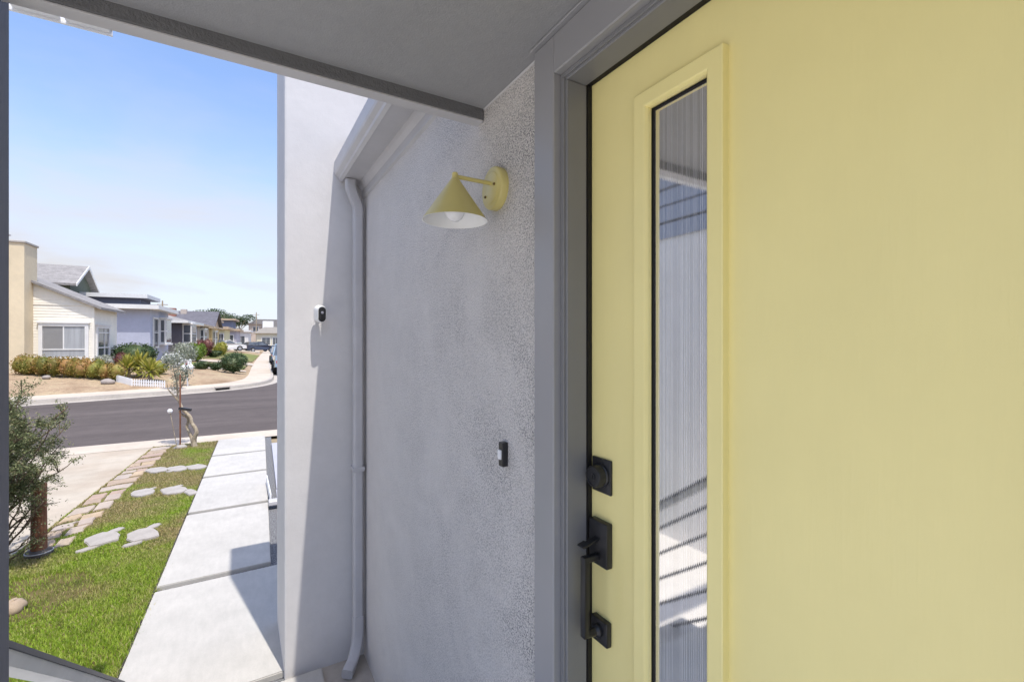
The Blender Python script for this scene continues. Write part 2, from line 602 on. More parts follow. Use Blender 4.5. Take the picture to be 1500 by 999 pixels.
for k in range(3):
    w = MB()
    w.box(-0.58, WX - 0.003, 1.45 + 0.28 * k, 1.45 + 0.28 * (k + 1), 0.0, FLOOR - 0.158 * (k + 1))
    hp(w, 'porch_step', M_PORCH)
# roof over the rooms behind the wall, with its boxed eave
w = MB()
w.box(0.60, 6.0, -5.0, 3.028, 3.121, 3.30)
w.box(-0.6, WX + 0.2, -0.37, 1.40, CEIL + 0.1305, CEIL + 0.20)
hp(w, 'roof', M_SHINGLE2)
# crown moulding under the eave
w = MB()
w.prism([(WX, EYE + 0.905), (WX - 0.014, EYE + 0.912), (WX - 0.014, EYE + 0.955), (WX - 0.030, EYE + 0.976), (WX - 0.038, EYE + 0.996), (WX, EYE + 0.996)], 'y', 1.388, 3.028)
hp(w, 'eave_moulding', M_GUTTER)
w = MB()
w.box(0.556, WX, -5.0, 3.028, EYE + 0.9965, EYE + 1.02)
hp(w, 'soffit', M_GUTTER)
w = MB()
w.prism([(0.556, EYE + 0.993), (0.552, EYE + 0.993), (0.536, EYE + 1.003), (0.532, EYE + 1.015), (0.514, EYE + 1.030), (0.509, EYE + 1.042),
         (0.509, EYE + 1.11), (0.515, EYE + 1.11), (0.515, EYE + 1.046), (0.52, EYE + 1.036), (0.556, EYE + 1.021)], 'y', 1.0, 3.027)
w.box(0.556, 0.60, -5.0, 3.026, EYE + 1.0205, EYE + 1.12)
gut = hp(w, 'gutter', M_GUTTER)
# downspout: outlet elbow, fluted pipe, ridged foot elbow
def pipe(mb, pts, wx, wy, ridges=0.0):
    """rounded rectangular pipe through pts; every second ring swells by ridges"""
    pts = [Vector(p) for p in pts]
    loop = []
    for k in range(28):
        a = 2 * math.pi * (k + .5) / 28
        c, q = math.cos(a), math.sin(a)
        f = 1 - (.035 if k % 7 == 3 else 0)
        loop.append((wx / 2 * f * math.copysign(abs(c) ** .45, c), wy / 2 * f * math.copysign(abs(q) ** .45, q)))
    n, m = len(loop), len(pts)
    vs, fs = [], []
    for i, p in enumerate(pts):
        d = (pts[min(i + 1, m - 1)] - pts[max(i - 1, 0)]).normalized()
        X = Vector((1, 0, 0)) - d * d.x
        if X.length < .5:
            X = Vector((0, 0, 1)) - d * d.z
        X.normalize()
        Y = d.cross(X)
        g = 1 + (ridges if i % 2 else 0)
        vs += [p + X * a * g + Y * b * g for a, b in loop]
    for i in range(m - 1):
        for k in range(n):
            fs.append((i * n + k, i * n + (k + 1) % n, (i + 1) * n + (k + 1) % n, (i + 1) * n + k))
    fs += [tuple(range(n))[::-1], tuple((m - 1) * n + k for k in range(n))]
    return mb.add(vs, fs)
DSX, DSY = 0.640, 2.975
w = MB(); w.smooth = True
pipe(w, [(DSX, DSY, EYE + 0.80), (DSX, DSY, 1.3), (DSX, DSY, 0.27)], 0.060, 0.056)
dsp = hp(w, 'downspout', M_GUTTER, 40)
w = MB(); w.smooth = True
top = []
for k in range(25):
    t = k / 24
    q = min(1, max(0, (t - .15) / .7))
    q = q * q * (3 - 2 * q)
    top.append((0.592 + (DSX - 0.592) * q, DSY - 0.022 * (1 - q), EYE + 0.992 - 0.21 * t))
pipe(w, top, 0.062, 0.060, 0.05)
hp(w, 'elbow', M_GUTTER, 25)
w = MB(); w.smooth = True
w_path = [(DSX, DSY - .002, 0.30 - .012 * k) for k in range(8)]
for k in range(1, 15):
    a = R(68) * k / 14
    r_ = .17
    dd = r_ * (1 - math.cos(a))
    w_path.append((DSX - dd * .55, DSY - .002 - dd * .84, 0.216 - r_ * math.sin(a)))
lx_, ly_, lz_ = w_path[-1]
for k in range(1, 5):
    w_path.append((lx_ - .0085 * k, ly_ - .013 * k, lz_ - .003 * k))
pipe(w, w_path, 0.064, 0.060, 0.035)
hp(w, 'elbow', M_GUTTER, 25)
w = MB()
w.box(DSX - 0.036, DSX + 0.036, DSY - 0.033, DSY + 0.052, 1.2, 1.225)
hp(w, 'pipe_strap', M_GUTTER)

w = MB()
w.prism([(WX - .004, CEIL - .0005), (WX + .0005, CEIL - .0005), (WX + .0005, CEIL - .005)], 'y', 1.013, 1.343)
hp(w, 'caulk_bead', M_GUTTER)
# door casing, jamb, cap (one profile swept round the opening)
CX = 0.664
w = MB()
ct = EYE + 0.75
w.bevbox(CX, WX + .001, DY1, 1.008, FLOOR, ct, 0.003)
w.bevbox(CX, WX + .001, -0.105, DY1 - .0005, DTOP, ct, 0.003)
w.bevbox(CX, WX + .001, -0.105, DY0, FLOOR, DTOP - .0005, 0.003)
w.bevbox(CX - 0.012, WX + .001, -0.11, 1.012, ct + .0005, CEIL - .001, 0.002)
hp(w, 'door_casing', M_CASING)
JY, JT = 0.900, EYE + 0.640
w = MB()
w.bevbox(0.690, 0.752, JY, DY1 + .019, FLOOR, JT, 0.002)
w.bevbox(0.690, 0.752, DY0 - .019, DY1 + .019, JT + .0005, DTOP + .019, 0.002)
w.bevbox(0.690, 0.752, DY0 - .019, 0.004, FLOOR, JT, 0.002)
w.bevbox(0.684, 0.692, JY + 0.006, DY1 - .0005, FLOOR, JT + .006, 0.001)
w.bevbox(0.684, 0.692, DY0 + .0005, DY1 - .0005, JT + .0065, DTOP - .0005, 0.001)
w.box(0.7525, 0.86, JY + 0.012, DY1 + .0185, FLOOR, JT)
w.box(0.7525, 0.86, DY0 - .018, DY1 + .0185, JT + .0125, DTOP + .0185)
w.box(0.7525, 0.86, DY0 - .018, -0.006, FLOOR, JT)
hp(w, 'door_jamb', M_JAMB_SHADED)
w = MB()
w.box(0.7525, 0.766, JY - 0.003, JY + .0115, FLOOR, JT + .002)
w.box(0.7525, 0.766, -.005, JY + .0115, JT + .0025, JT + .012)
hp(w, 'weatherstrip', M_RUBBER)
w = MB()
w.bevbox(0.70, 0.86, 0.005, JY - .001, FLOOR + .0055, FLOOR + .022, 0.004)
hp(w, 'door_sill', M_BLACK)

# the yellow door: leaf with a glazed slot, raised bead, reeded pane, hardware
DX = 0.767
GY0, GY1, GZ0, GZ1 = 0.5575, 0.7035, EYE - 1.12, EYE + 0.502
door = empty('front_door', (DX, -.004, FLOOR + .024))
door.parent = house
door.matrix_parent_inverse = Matrix.Translation(-Vector((WX, 0.9, 0)))
door['label'] = 'pale yellow front door with a narrow reeded glass slot'
def dp(mb, name, mats, sharp=None):
    o = mb.build(name, mats)
    o.parent = door
    o.matrix_parent_inverse = Matrix.Translation(-Vector((DX, -.004, FLOOR + .024)))
    return fix(o, sharp)
DL0, DL1, DZ0, DZ1 = -.003, JY - .0005, FLOOR + .024, JT + .0022
w = MB()
w.box(DX, DX + .042, GY1, DL1, DZ0, DZ1)
w.box(DX, DX + .042, DL0, GY0, DZ0, DZ1)
w.box(DX, DX + .042, GY0, GY1, GZ1, DZ1)
w.box(DX, DX + .042, GY0, GY1, DZ0, GZ0)
dp(w, 'door_leaf', M_YELLOW)
# raised bead: mitred frame with a chamfered section
def frame_profile(mb, y0, y1, z0, z1, prof):
    """prof: list of (outset, x) -> ring of quads round the rectangle y0..y1, z0..z1"""
    rings = []
    for o, x in prof:
        rings.append([(x, y0 - o, z0 - o), (x, y1 + o, z0 - o), (x, y1 + o, z1 + o), (x, y0 - o, z1 + o)])
    vs = [p for r in rings for p in r]
    n = len(rings)
    fs = []
    for i in range(n):
        j = (i + 1) % n
        for k in range(4):
            fs.append((i * 4 + k, i * 4 + (k + 1) % 4, j * 4 + (k + 1) % 4, j * 4 + k))
    return mb.add(vs, fs)
w = MB()
frame_profile(w, GY0, GY1, GZ0, GZ1, [(0.0, DX + .012), (0.0, DX - .010), (0.003, DX - .0155), (0.006, DX - .017), (0.034, DX - .017), (0.036, DX - .0155), (0.0365, DX - .001), (0.036, DX + .004)])
dp(w, 'lite_frame', M_YELLOW)
w = MB()
frame_profile(w, GY0 + .005, GY1 - .005, GZ0 + .005, GZ1 - .005, [(0.0, DX + .009), (0.0, DX + .0045), (0.0049, DX + .003), (0.0049, DX + .009)])
dp(w, 'glazing_gasket', M_RUBBER)
# reeded pane: real shallow ribs, 4.2 mm pitch
M_REED = Mat('reeded_glass', (0.30, 0.31, 0.33), 0.10, 0.5)
M_REED.b.inputs['Roughness'].default_value = 0.5
def reed_light_bands():  # pale and dark stripes paint the light caught by the ribs
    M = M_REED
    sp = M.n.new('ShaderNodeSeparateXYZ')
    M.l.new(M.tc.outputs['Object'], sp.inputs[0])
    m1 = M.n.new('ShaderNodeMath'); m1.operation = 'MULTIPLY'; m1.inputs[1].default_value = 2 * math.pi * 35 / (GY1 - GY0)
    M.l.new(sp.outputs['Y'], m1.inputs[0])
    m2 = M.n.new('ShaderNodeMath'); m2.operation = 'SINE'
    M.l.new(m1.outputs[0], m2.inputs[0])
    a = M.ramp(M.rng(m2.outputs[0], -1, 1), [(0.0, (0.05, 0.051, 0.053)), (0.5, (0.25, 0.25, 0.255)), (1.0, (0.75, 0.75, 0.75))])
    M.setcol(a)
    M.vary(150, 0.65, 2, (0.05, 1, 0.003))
reed_light_bands()
gl = M_REED.n.new('ShaderNodeBsdfGlossy')
gl.inputs['Roughness'].default_value = 0.03
gl.inputs['Color'].default_value = (0.97, 0.94, 0.89, 1)
mx = M_REED.n.new('ShaderNodeMixShader')
mx.inputs[0].default_value = 0.70
M_REED.l.new(M_REED.b.outputs[0], mx.inputs[1])
M_REED.l.new(gl.outputs[0], mx.inputs[2])
M_REED.l.new(mx.outputs[0], M_REED.n['Material Output'].inputs['Surface'])
w = MB()
nr, sg = 35, 8
vs, fs = [], []
for i in range(nr * sg + 1):
    y = GY0 + (GY1 - GY0) * i / (nr * sg)
    x = DX + .0065 - 0.000006 * math.sin(math.pi * i / sg) ** 2
    vs += [(x, y, GZ0), (x, y, GZ1)]
for i in range(nr * sg):
    fs.append((2 * i, 2 * i + 1, 2 * i + 3, 2 * i + 2))
w.smooth = True
w.add(vs, fs)
o = w.build('reeded_glass', M_REED)
o.parent = door
o.matrix_parent_inverse = Matrix.Translation(-Vector((DX, -.004, FLOOR + .024)))
# deadbolt
w = MB()
w.bevbox(DX - .007, DX, 0.823, 0.890, EYE - .370, EYE - .286, 0.0025, None, 2)
cyM = Matrix.Translation((DX, 0.8565, EYE - .327)) @ Matrix.Rotation(R(-90), 4, 'Y')
w.smooth = True
w.lathe([(0.0295, 0.006), (0.0295, 0.012), (0.027, 0.014), (0.0265, 0.030), (0.0245, 0.034), (0.0205, 0.0345), (0.0200, 0.0325), (0.0, 0.0325)], 32, cyM)
w.smooth = False
w.lathe([(0.0085, 0.0325), (0.0085, 0.0345), (0.0, 0.0345)], 16, cyM)
w.box(DX - .0362, DX - .0342, 0.8555, 0.8575, EYE - .332, EYE - .322)
dp(w, 'deadbolt', M_BLACK, 35)
# handle set: upper plate, thumb lever, grip with its two arms, lower plate
w = MB()
w.bevbox(DX - .019, DX, 0.823, 0.888, EYE - .543, EYE - .436, 0.003, None, 2)
w.bevbox(DX - .016, DX, 0.826, 0.884, EYE - .732, EYE - .674, 0.003, None, 2)
w.bevbox(DX - .066, DX - .050, 0.8465, 0.8640, EYE - .705, EYE - .513, 0.0025, None, 2)
w.bevbox(DX - .052, DX - .018, 0.8475, 0.8630, EYE - .528, EYE - .5135, 0.002)
lm = Matrix.Translation((DX, 0.855, EYE - .700)) @ Matrix.Rotation(R(-90), 4, 'Y')
w.smooth = True
w.lathe([(0.016, 0.012), (0.016, 0.024), (0.010, 0.030), (0.008, 0.055)], 20, lm, True)
w.smooth = False
dp(w, 'handle_set', M_BLACK, 35)
w = MB()
tm = Matrix.Translation((DX - .016, 0.858, EYE - .477)) @ Matrix.Rotation(R(-14), 4, 'Y')
w.bevbox(-.052, 0.004, -.009, .009, -.003, .003, 0.0015, tm, 2)
w.bevbox(-.056, -.034, -.012, .012, .0005, .005, 0.0018, tm, 2)
w.bevbox(DX - .0215, DX - .018, 0.8555, 0.8605, EYE - .492, EYE - .487, 0.001)
dp(w, 'thumb_lever', M_BLACK)

# narrow slatted awning beyond the porch, carried on arms from the porch roof
ov = MB()
ov.box(-3.6, -0.452, 2.489, 2.50, EYE + 1.264, EYE + 1.35)
ov.box(-3.6, -0.46, 2.17, 2.199, EYE + 1.28, EYE + 1.35)
for xa in (-0.492, -2.0, -3.6):
    ov.box(xa, xa + .04, 1.20, 2.4885, EYE + 1.2841, EYE + 1.349)
ov.box(-3.6, -0.452, 1.16, 1.199, CEIL + 0.205, EYE + 1.35)
ovo = hp(ov, 'awning', M_WHITE)
sbm = None
for k in range(21):
    if sbm is None:
        b = MB()
        b.bevbox(-0.138, 0, 2.20, 2.488, -0.012, 0, 0.003)
        o = b.build('awning_slat', M_WHITE)
        sbm = o.data
    else:
        o = bpy.data.objects.new('awning_slat', sbm)
        COL.objects.link(o)
    o.location = (-0.456 - 0.152 * k, 0, EYE + 1.2835)
    o.parent = ovo

# ------------------------------------------------------------------ stair railing (sloping bars down beside the steps)
M_RAIL = Mat('rail_paint', (0.10, 0.10, 0.11), 0.45, 0.5)
M_RAIL.vary(5, 0.12, 5, (1, 0.2, 1)).bump(60, 0.2, 0.002)
M_RAIL_LIT = Mat('rail_side_lit', (0.74, 0.74, 0.71), 0.6, 0.4)  # pale tone paints the bounced light on the handrail's side
M_RAIL_LIT.vary(6, 0.10, 5, (1, 0.2, 1)).bump(60, 0.2, 0.002)
rail = tag(empty('stair_railing', (-0.46, 1.44, FLOOR)), 'dark sloping stair handrail coming off the porch post', 'railing')
SL = -0.71
def sloped(mb, x0, x1, y0, y1, ztop, hgt_):
    a, b = ztop, ztop + SL * (y1 - y0)
    vs = [(x0, y0, a), (x1, y0, a), (x0, y1, b), (x1, y1, b), (x0, y0, a - hgt_), (x1, y0, a - hgt_), (x0, y1, b - hgt_), (x1, y1, b - hgt_)]
    return mb.add(vs, [(0, 1, 3, 2), (4, 6, 7, 5), (0, 4, 5, 1), (2, 3, 7, 6), (0, 2, 6, 4), (1, 5, 7, 3)])
def rp(mb, name, mats):
    o = mb.build(name, mats, rail)
    o.matrix_parent_inverse = Matrix.Translation(-Vector((-0.46, 1.44, FLOOR)))
    return fix(o)
RZ = EYE - 0.641
w = MB(); sloped(w, -0.50, -0.452, 1.434, 2.74, RZ, 0.016); rp(w, 'handrail', M_RAIL)
w = MB(); sloped(w, -0.496, -0.456, 1.434, 2.74, RZ - .0165, 0.04); rp(w, 'rail_body', M_RAIL_LIT)
for k in range(1, 6):
    w = MB(); sloped(w, -0.484, -0.468, 1.434, 2.70, RZ - 0.14 * k, 0.018); rp(w, 'rail_bar', M_RAIL)
w = MB(); w.box(-0.50, -0.452, 2.70, 2.739, 0.0, RZ + SL * 1.29 - .06); rp(w, 'newel_post', M_RAIL)
# ------------------------------------------------------------------ wall lamp
LY, LZ = 1.248, EYE + 0.468
lamp = tag(empty('wall_lamp', (WX, LY, LZ)), 'yellow cone shaded wall lamp fixed on the stucco beside the door', 'wall lamp')
def lp(mb, name, mats, sharp=None, par=None):
    o = mb.build(name, mats)
    o.parent = par or lamp
    o.matrix_parent_inverse = Matrix.Translation(-Vector((WX, LY, LZ)))
    return fix(o, sharp)
pm = Matrix.Translation((WX, LY, LZ)) @ Matrix.Rotation(R(-90), 4, 'Y')
w = MB(); w.smooth = True
w.lathe([(0.0, -.004), (0.064, -.004), (0.065, 0.0), (0.065, 0.020), (0.063, 0.0235), (0.060, 0.025), (0.051, 0.0255), (0.0485, 0.0275), (0.046, 0.029), (0.0, 0.029)], 48, pm)
lp(w, 'back_plate', M_YLAMP, 40)
for dy, dz in ((0.029, -.021), (-0.029, .004)):
    w = MB(); w.smooth = True
    w.lathe([(0.0042, 0.028), (0.0042, 0.0315), (0.0028, 0.0335), (0.0, 0.0335)], 14, Matrix.Translation((0, dy, dz)) @ pm)
    lp(w, 'screw', M_BRASS, 40)
AX, AZ = 0.545, EYE + 0.482
w = MB(); w.smooth = True
w.tube([(WX - .028, LY, AZ), (AX - .002, LY, AZ)], 0.0062, 14)
lp(w, 'arm', M_YLAMP, 40)
cM = Matrix.Translation((AX, LY, EYE + 0.352))
w = MB(); w.smooth = True
w.lathe([(0.0, 0.141), (0.007, 0.141), (0.009, 0.139), (0.0095, 0.126), (0.012, 0.122), (0.0955, 0.0)], 64, cM)
w.cur = 1
w.lathe([(0.0955, 0.0), (0.0930, 0.0), (0.0115, 0.118), (0.0, 0.119)], 64, cM)
lp(w, 'lamp_shade', [M_YLAMP, M_ENAMEL], 40)
w = MB(); w.smooth = True
w.lathe([(0.0, -0.002), (0.012, 0.000), (0.022, 0.008), (0.028, 0.020), (0.0295, 0.036), (0.027, 0.054), (0.019, 0.068), (0.0135, 0.082), (0.013, 0.10), (0.0, 0.10)], 32, cM)
lp(w, 'light_bulb', M_BULB, 60)

# ------------------------------------------------------------------ doorbell
BY, BZ = 1.200, EYE - 0.338
bell = tag(empty('doorbell', (WX, BY, BZ)), 'small black doorbell with a white push button on the stucco wall', 'doorbell')
def bp(mb, name, m):
    o = mb.build(name, m, bell)
    o.matrix_parent_inverse = Matrix.Translation(-Vector((WX, BY, BZ)))
    return fix(o)
w = MB(); w.bevbox(WX - .019, WX + .002, BY - .0125, BY + .0125, BZ - .036, BZ + .036, 0.0025, None, 2); bp(w, 'doorbell_case', M_BLACK)
w = MB(); w.bevbox(WX - .0245, WX - .0188, BY - .008, BY + .009, BZ - .014, BZ + .014, 0.0015, None, 2); bp(w, 'push_button', M_WHITE)

# ------------------------------------------------------------------ security camera on the wing
SX, SY, SZ = 0.417, 3.03, EYE + 0.162
sec = tag(empty('security_camera', (SX, SY, SZ)), 'small white security camera with black face on the lit grey wing wall', 'security camera')
def sp(mb, name, m, sharp=None):
    o = mb.build(name, m, sec)
    o.matrix_parent_inverse = Matrix.Translation(-Vector((SX, SY, SZ)))
    return fix(o, sharp)
def capsule(mb, M, r, hh, prof, n=28):
    """rounded-bar section (half height hh, radius r) lofted through prof [(scale, depth)]"""
    loop = []
    for k in range(n):
        a = 2 * math.pi * k / n
        loop.append((r * math.cos(a), r * math.sin(a) + (hh if math.sin(a) >= 0 else -hh)))
    vs, fs = [], []
    for s, d in prof:
        vs += [M @ Vector((a * s, d, b * (s if s > .5 else s))) for a, b in loop]
    m = len(prof)
    for i in range(m - 1):
        for k in range(n):
            fs.append((i * n + k, i * n + (k + 1) % n, (i + 1) * n + (k + 1) % n, (i + 1) * n + k))
    fs += [tuple(range(n))[::-1], tuple((m - 1) * n + k for k in range(n))]
    return mb.add(vs, fs)
sM = Matrix.Translation((SX, SY - .075, SZ)) @ Matrix.Rotation(R(8), 4, 'X') @ Matrix.Rotation(R(14), 4, 'Z')
w = MB(); w.smooth = True
capsule(w, sM, 0.027, 0.024, [(0.6, 0.045), (0.9, 0.036), (1.0, 0.020), (1.0, -.022), (0.95, -.030)])
sp(w, 'camera_body', M_ENAMEL, 50)
w = MB(); w.smooth = True
capsule(w, sM, 0.0215, 0.0225, [(1.0, -.028), (1.0, -.0325), (0.94, -.034)])
sp(w, 'camera_face', M_BLACK, 50)
M_LENS = Mat('camera_lens', (0.30, 0.30, 0.34), 0.1, 0.8); M_LENS.vary(60, .2)
w = MB(); w.smooth = True
w.lathe([(0.0085, 0.0), (0.008, 0.002), (0.004, 0.003), (0.0, 0.0032)], 20, sM @ Matrix.Translation((0.0, -.0335, 0.010)) @ Matrix.Rotation(R(90), 4, 'X'))
sp(w, 'lens', M_LENS, 60)
w = MB(); w.smooth = True
w.lathe([(0.018, 0.0), (0.018, 0.008), (0.009, 0.014), (0.007, 0.034)], 20, Matrix.Translation((SX - .002, SY, SZ - .015)) @ Matrix.Rotation(R(90), 4, 'X'), True)
sp(w, 'wall_mount', M_ENAMEL, 50)

# ================================================================== GROUND, WALK, DRIVE, ROAD
g = MB()
g.add([(-900, -300, -0.06), (900, -300, -0.06), (900, 1500, -0.06), (-900, 1500, -0.06)], [(0, 1, 2, 3)])
tag(g.build('ground', M_GROUND), kind='structure')

def xl(y):   # left edge of the front walk
    return -0.606 + (y - 3.61) * 0.0353
def xr(y):
    return 0.305 + (y - 6.0) * 0.0353
# gravel bed under the walk and a gravel strip along its right edge
walk = MB()
walk.add([(xl(2.2), 2.2, 0.0), (xr(2.2) + .10, 2.2, 0.0), (xr(10.9) + .10, 10.9, 0.0), (xl(10.9), 10.9, 0.0)], [(0, 1, 2, 3)])
walk = tag(walk.build('front_walk', M_GRAVEL), kind='structure')
joints = [1.9, 3.02, 4.60, 6.42, 8.02, 9.44, 10.92]
for a, b in zip(joints[:-1], joints[1:]):
    y0, y1 = a + .042, b - .042
    if b > 10.9:
        y1 = b
    w = MB()
    sk = 0.04
    rgt = 0.0 if a > 4 else 0.55
    poly = [(xl(y0), y0), (xr(y0) - .012 + rgt * .45, y0 + sk * .4), (xr(y1) - .012 + rgt * .45, y1 + sk * .4), (xl(y1), y1)]
    w.prism(poly, 'z', -.05, 0.035)
    o = w.build('concrete_slab', M_SLAB, walk)
    bm = bmesh.new(); bm.from_mesh(o.data); bmesh.ops.bevel(bm, geom=bm.edges[:], offset=.006, segments=2, affect='EDGES'); bmesh.ops.recalc_face_normals(bm, faces=bm.faces); bm.to_mesh(o.data); bm.free()
# pale landing left of the porch, unseen, added to bounce sunlight onto the door
w = MB()
w.box(-5.2, -0.64, -7.0, 3.35, -.06, 0.03)
o = w.build('bounce_slab', M_BOUNCE); tag(o, kind='structure')
M_EDGE = Mat('edging_metal', (0.06, 0.05, 0.045), 0.7, 0.3); M_EDGE.vary(8, .3)
# thin dark edging along the lawn
w = MB()
w.add([(xl(2.2) - .014, 2.2, -.05), (xl(2.2) - .006, 2.2, -.05), (xl(10.9) - .006, 10.9, -.05), (xl(10.9) - .014, 10.9, -.05),
       (xl(2.2) - .014, 2.2, .022), (xl(2.2) - .006, 2.2, .022), (xl(10.9) - .006, 10.9, .022), (xl(10.9) - .014, 10.9, .022)],
      [(3, 2, 1, 0), (4, 5, 6, 7), (0, 1, 5, 4), (1, 2, 6, 5), (2, 3, 7, 6), (3, 0, 4, 7)])
tag(w.build('lawn_edging', M_EDGE), kind='structure')
# ground in the corner under the downspout
w = MB()
w.add([(xr(2.2) - .05, 1.5, 0.004), (WX, 1.5, 0.004), (WX, 3.03, 0.004), (xr(3.03) - .02, 3.03, 0.004)], [(0, 1, 2, 3)])
tag(w.build('paved_corner', M_KERB), kind='structure')
# grey pad right of the walk, beyond the wing
M_PAD = Mat('grey_pad_concrete', (0.40, 0.40, 0.44), 0.8, 0.3)
M_PAD.vary(2, 0.05).bump(80, 0.2, 0.002)
w = MB()
w.prism([(xr(3.76) + .09, 3.76), (4.0, 3.76), (4.0, 6.9), (xr(6.9) + .09, 6.9)], 'z', -.05, .03)
w.prism([(xr(6.902) + .095, 6.902), (4.0, 6.902), (4.0, 10.0), (xr(10.0) + .095, 10.0)], 'z', -.05, .045)
tag(w.build('concrete_pad', M_PAD), kind='structure')

def lawn_left(y):
    return -1.39 - (10.93 - y) * 0.085 if y > 5.9 else -2.3
# driveway and footway
w = MB()
w.add([(-14, -9, 0.002), (-2.1, -9, 0.002), (-2.1, 5.9, 0.002), (lawn_left(6.0) + .05, 5.95, 0.002), (lawn_left(10.93), 10.93, 0.002), (-14, 10.93, 0.002)], [(0, 1, 2, 3, 4, 5)])
tag(w.build('driveway', M_DRIVE), kind='structure')
M_WALK2 = Mat('sandy_footway_concrete', (0.50, 0.43, 0.35), 0.9, 0.2)
M_WALK2.vary(0.8, 0.12).vary(9, 0.07).bump(70, 0.3, 0.003)
w = MB()
w.add([(-40, 10.93, 0.006), (40, 10.93, 0.006), (40, 11.62, 0.004), (-40, 11.62, 0.004)], [(0, 1, 2, 3)])
w.add([(-40, 11.62, 0.004), (40, 11.62, 0.004), (40, 11.92, -0.03), (-40, 11.92, -0.03)], [(0, 1, 2, 3)])
tag(w.build('footway', M_WALK2), kind='structure')
# lawn base
w = MB()
ys = [2.0, 3.0, 4.0, 5.0, 5.88, 5.92, 7.0, 8.0, 9.0, 10.0, 10.9]
vs, fs = [], []
for y in ys:
    vs += [(lawn_left(y), y, 0.008), (xl(y) - .023, y, 0.008)]
for i in range(len(ys) - 1):
    fs.append((2 * i, 2 * i + 1, 2 * i + 3, 2 * i + 2))
w.add(vs, fs)
lawn = tag(w.build('lawn', M_SOIL), kind='structure')

# far kerb line
K = [(-60, 6.5), (-40, 11.0), (-25, 14.9), (-12, 18.5), (-8.0, 19.75), (-5.2, 20.65), (-3.56, 21.2), (-2.0, 21.75), (-0.75, 22.35), (0.2, 23.1), (0.85, 24.1), (1.25, 25.2), (1.5, 26.6), (1.68, 29.0), (1.85, 33), (2.45, 47), (4.0, 75), (6.6, 120), (9, 160)]
def catmull(P, n=6):
    out = []
    for i in range(len(P) - 1):
        p0, p1, p2, p3 = P[max(i - 1, 0)], P[i], P[i + 1], P[min(i + 2, len(P) - 1)]
        for k in range(n):
            t = k / n
            out.append(tuple(0.5 * (2 * b + (c - a) * t + (2 * a - 5 * b + 4 * c - d) * t * t + (3 * b - a - 3 * c + d) * t ** 3) for a, b, c, d in zip(p0, p1, p2, p3)))
    out.append(P[-1])
    return out
KS = catmull(K)
def offset(P, d):
    out = []
    for i, p in enumerate(P):
        a, b = P[max(i - 1, 0)], P[min(i + 1, len(P) - 1)]
        t = Vector((b[0] - a[0], b[1] - a[1])).normalized()
        out.append((p[0] - t.y * d, p[1] + t.x * d))
    return out
def strip(mb, A, za, B, zb):
    n = len(A)
    vs = [(p[0], p[1], za) for p in A] + [(p[0], p[1], zb) for p in B]
    return mb.add(vs, [(i, i + 1, n + i + 1, n + i) for i in range(n - 1)])
# road: from the near footway to the far kerb and away down the street
w = MB()
road_poly = [(-60, 11.88)] + [(60, 11.88), (60, 160)] + KS[::-1]
w.add([(x, y, -0.028) for x, y in road_poly], [tuple(range(len(road_poly)))])
tag(w.build('road', M_ROAD), kind='structure')
w = MB()
strip(w, offset(KS, -0.32), -0.022, offset(KS, 0.0), -0.014)          # gutter pan
strip(w, offset(KS, 0.0), -0.05, offset(KS, 0.03), 0.115)             # kerb face
strip(w, offset(KS, 0.03), 0.115, offset(KS, 0.16), 0.125)
tag(w.build('kerb', M_KERB), kind='structure')
w = MB()
strip(w, offset(KS, 0.16), 0.126, offset(KS, 1.25), 0.15)
strip(w, offset(KS, 1.25), 0.15, offset(KS, 1.26), -0.1)
tag(w.build('sidewalk', M_WALK2), kind='structure')
# storm drain mouth in the kerb
dx_, dy_ = ray(326.5, 18.95)
i0 = min(range(len(KS)), key=lambda i: (KS[i][0] - dx_) ** 2 + (KS[i][1] - dy_) ** 2)
tv = Vector((KS[i0 + 1][0] - KS[i0 - 1][0], KS[i0 + 1][1] - KS[i0 - 1][1])).normalized()
drain = tag(empty('storm_drain', (KS[i0][0], KS[i0][1], 0), math.atan2(tv.y, tv.x)), 'dark storm drain mouth in the far kerb', 'storm drain')
w = MB(); w.box(-.27, .27, -.012, .06, -.012, .085); w.build('drain_mouth', M_RUBBER, drain)
w = MB(); w.box(-.31, .31, -.02, .10, .0855, .13); w.build('drain_lintel', M_KERB, drain)

# yard: slopes up from the sidewalk to the houses
KA = np.array(KS)
def kerb_dist(x, y):
    a, b = KA[:-1], KA[1:]
    p = np.array([x, y])
    ab = b - a
    t = np.clip(((p - a) * ab).sum(1) / (ab * ab).sum(1), 0, 1)
    q = a + ab * t[:, None]
    d2 = ((p - q) ** 2).sum(1)
    i = int(d2.argmin())
    s = ab[i][0] * (y - a[i][1]) - ab[i][1] * (x - a[i][0])
    return math.sqrt(d2[i]) * (1 if s > 0 else -1)
def yard_z(x, y):
    d = kerb_dist(x, y)
    if d < 0.45:
        return -0.45
    if d < 1.2:
        return 0.07
    e = d - 1.2
    return 0.142 + 0.72 * (1 - math.exp(-e / 4.2)) * min(1, e / 1.0 + .15)
xs = np.concatenate([np.arange(-60, -14, 3.0), np.arange(-14, 4, 0.35), np.arange(4, 12, 1.5)])
ysg = np.concatenate([np.arange(6, 18, 2.0), np.arange(18, 36, 0.35), np.arange(36, 60, 1.0), np.arange(60, 170, 4.0)])
vs, fs = [], []
nx = len(xs)
for y in ysg:
    for x in xs:
        z = yard_z(x, y)
        if z > 0.14:
            z += 0.03 * math.sin(x * 2.1 + y) * math.sin(y * 1.7 - x * .6)
            z = max(z, 0.135)
        vs.append((x, y, z))
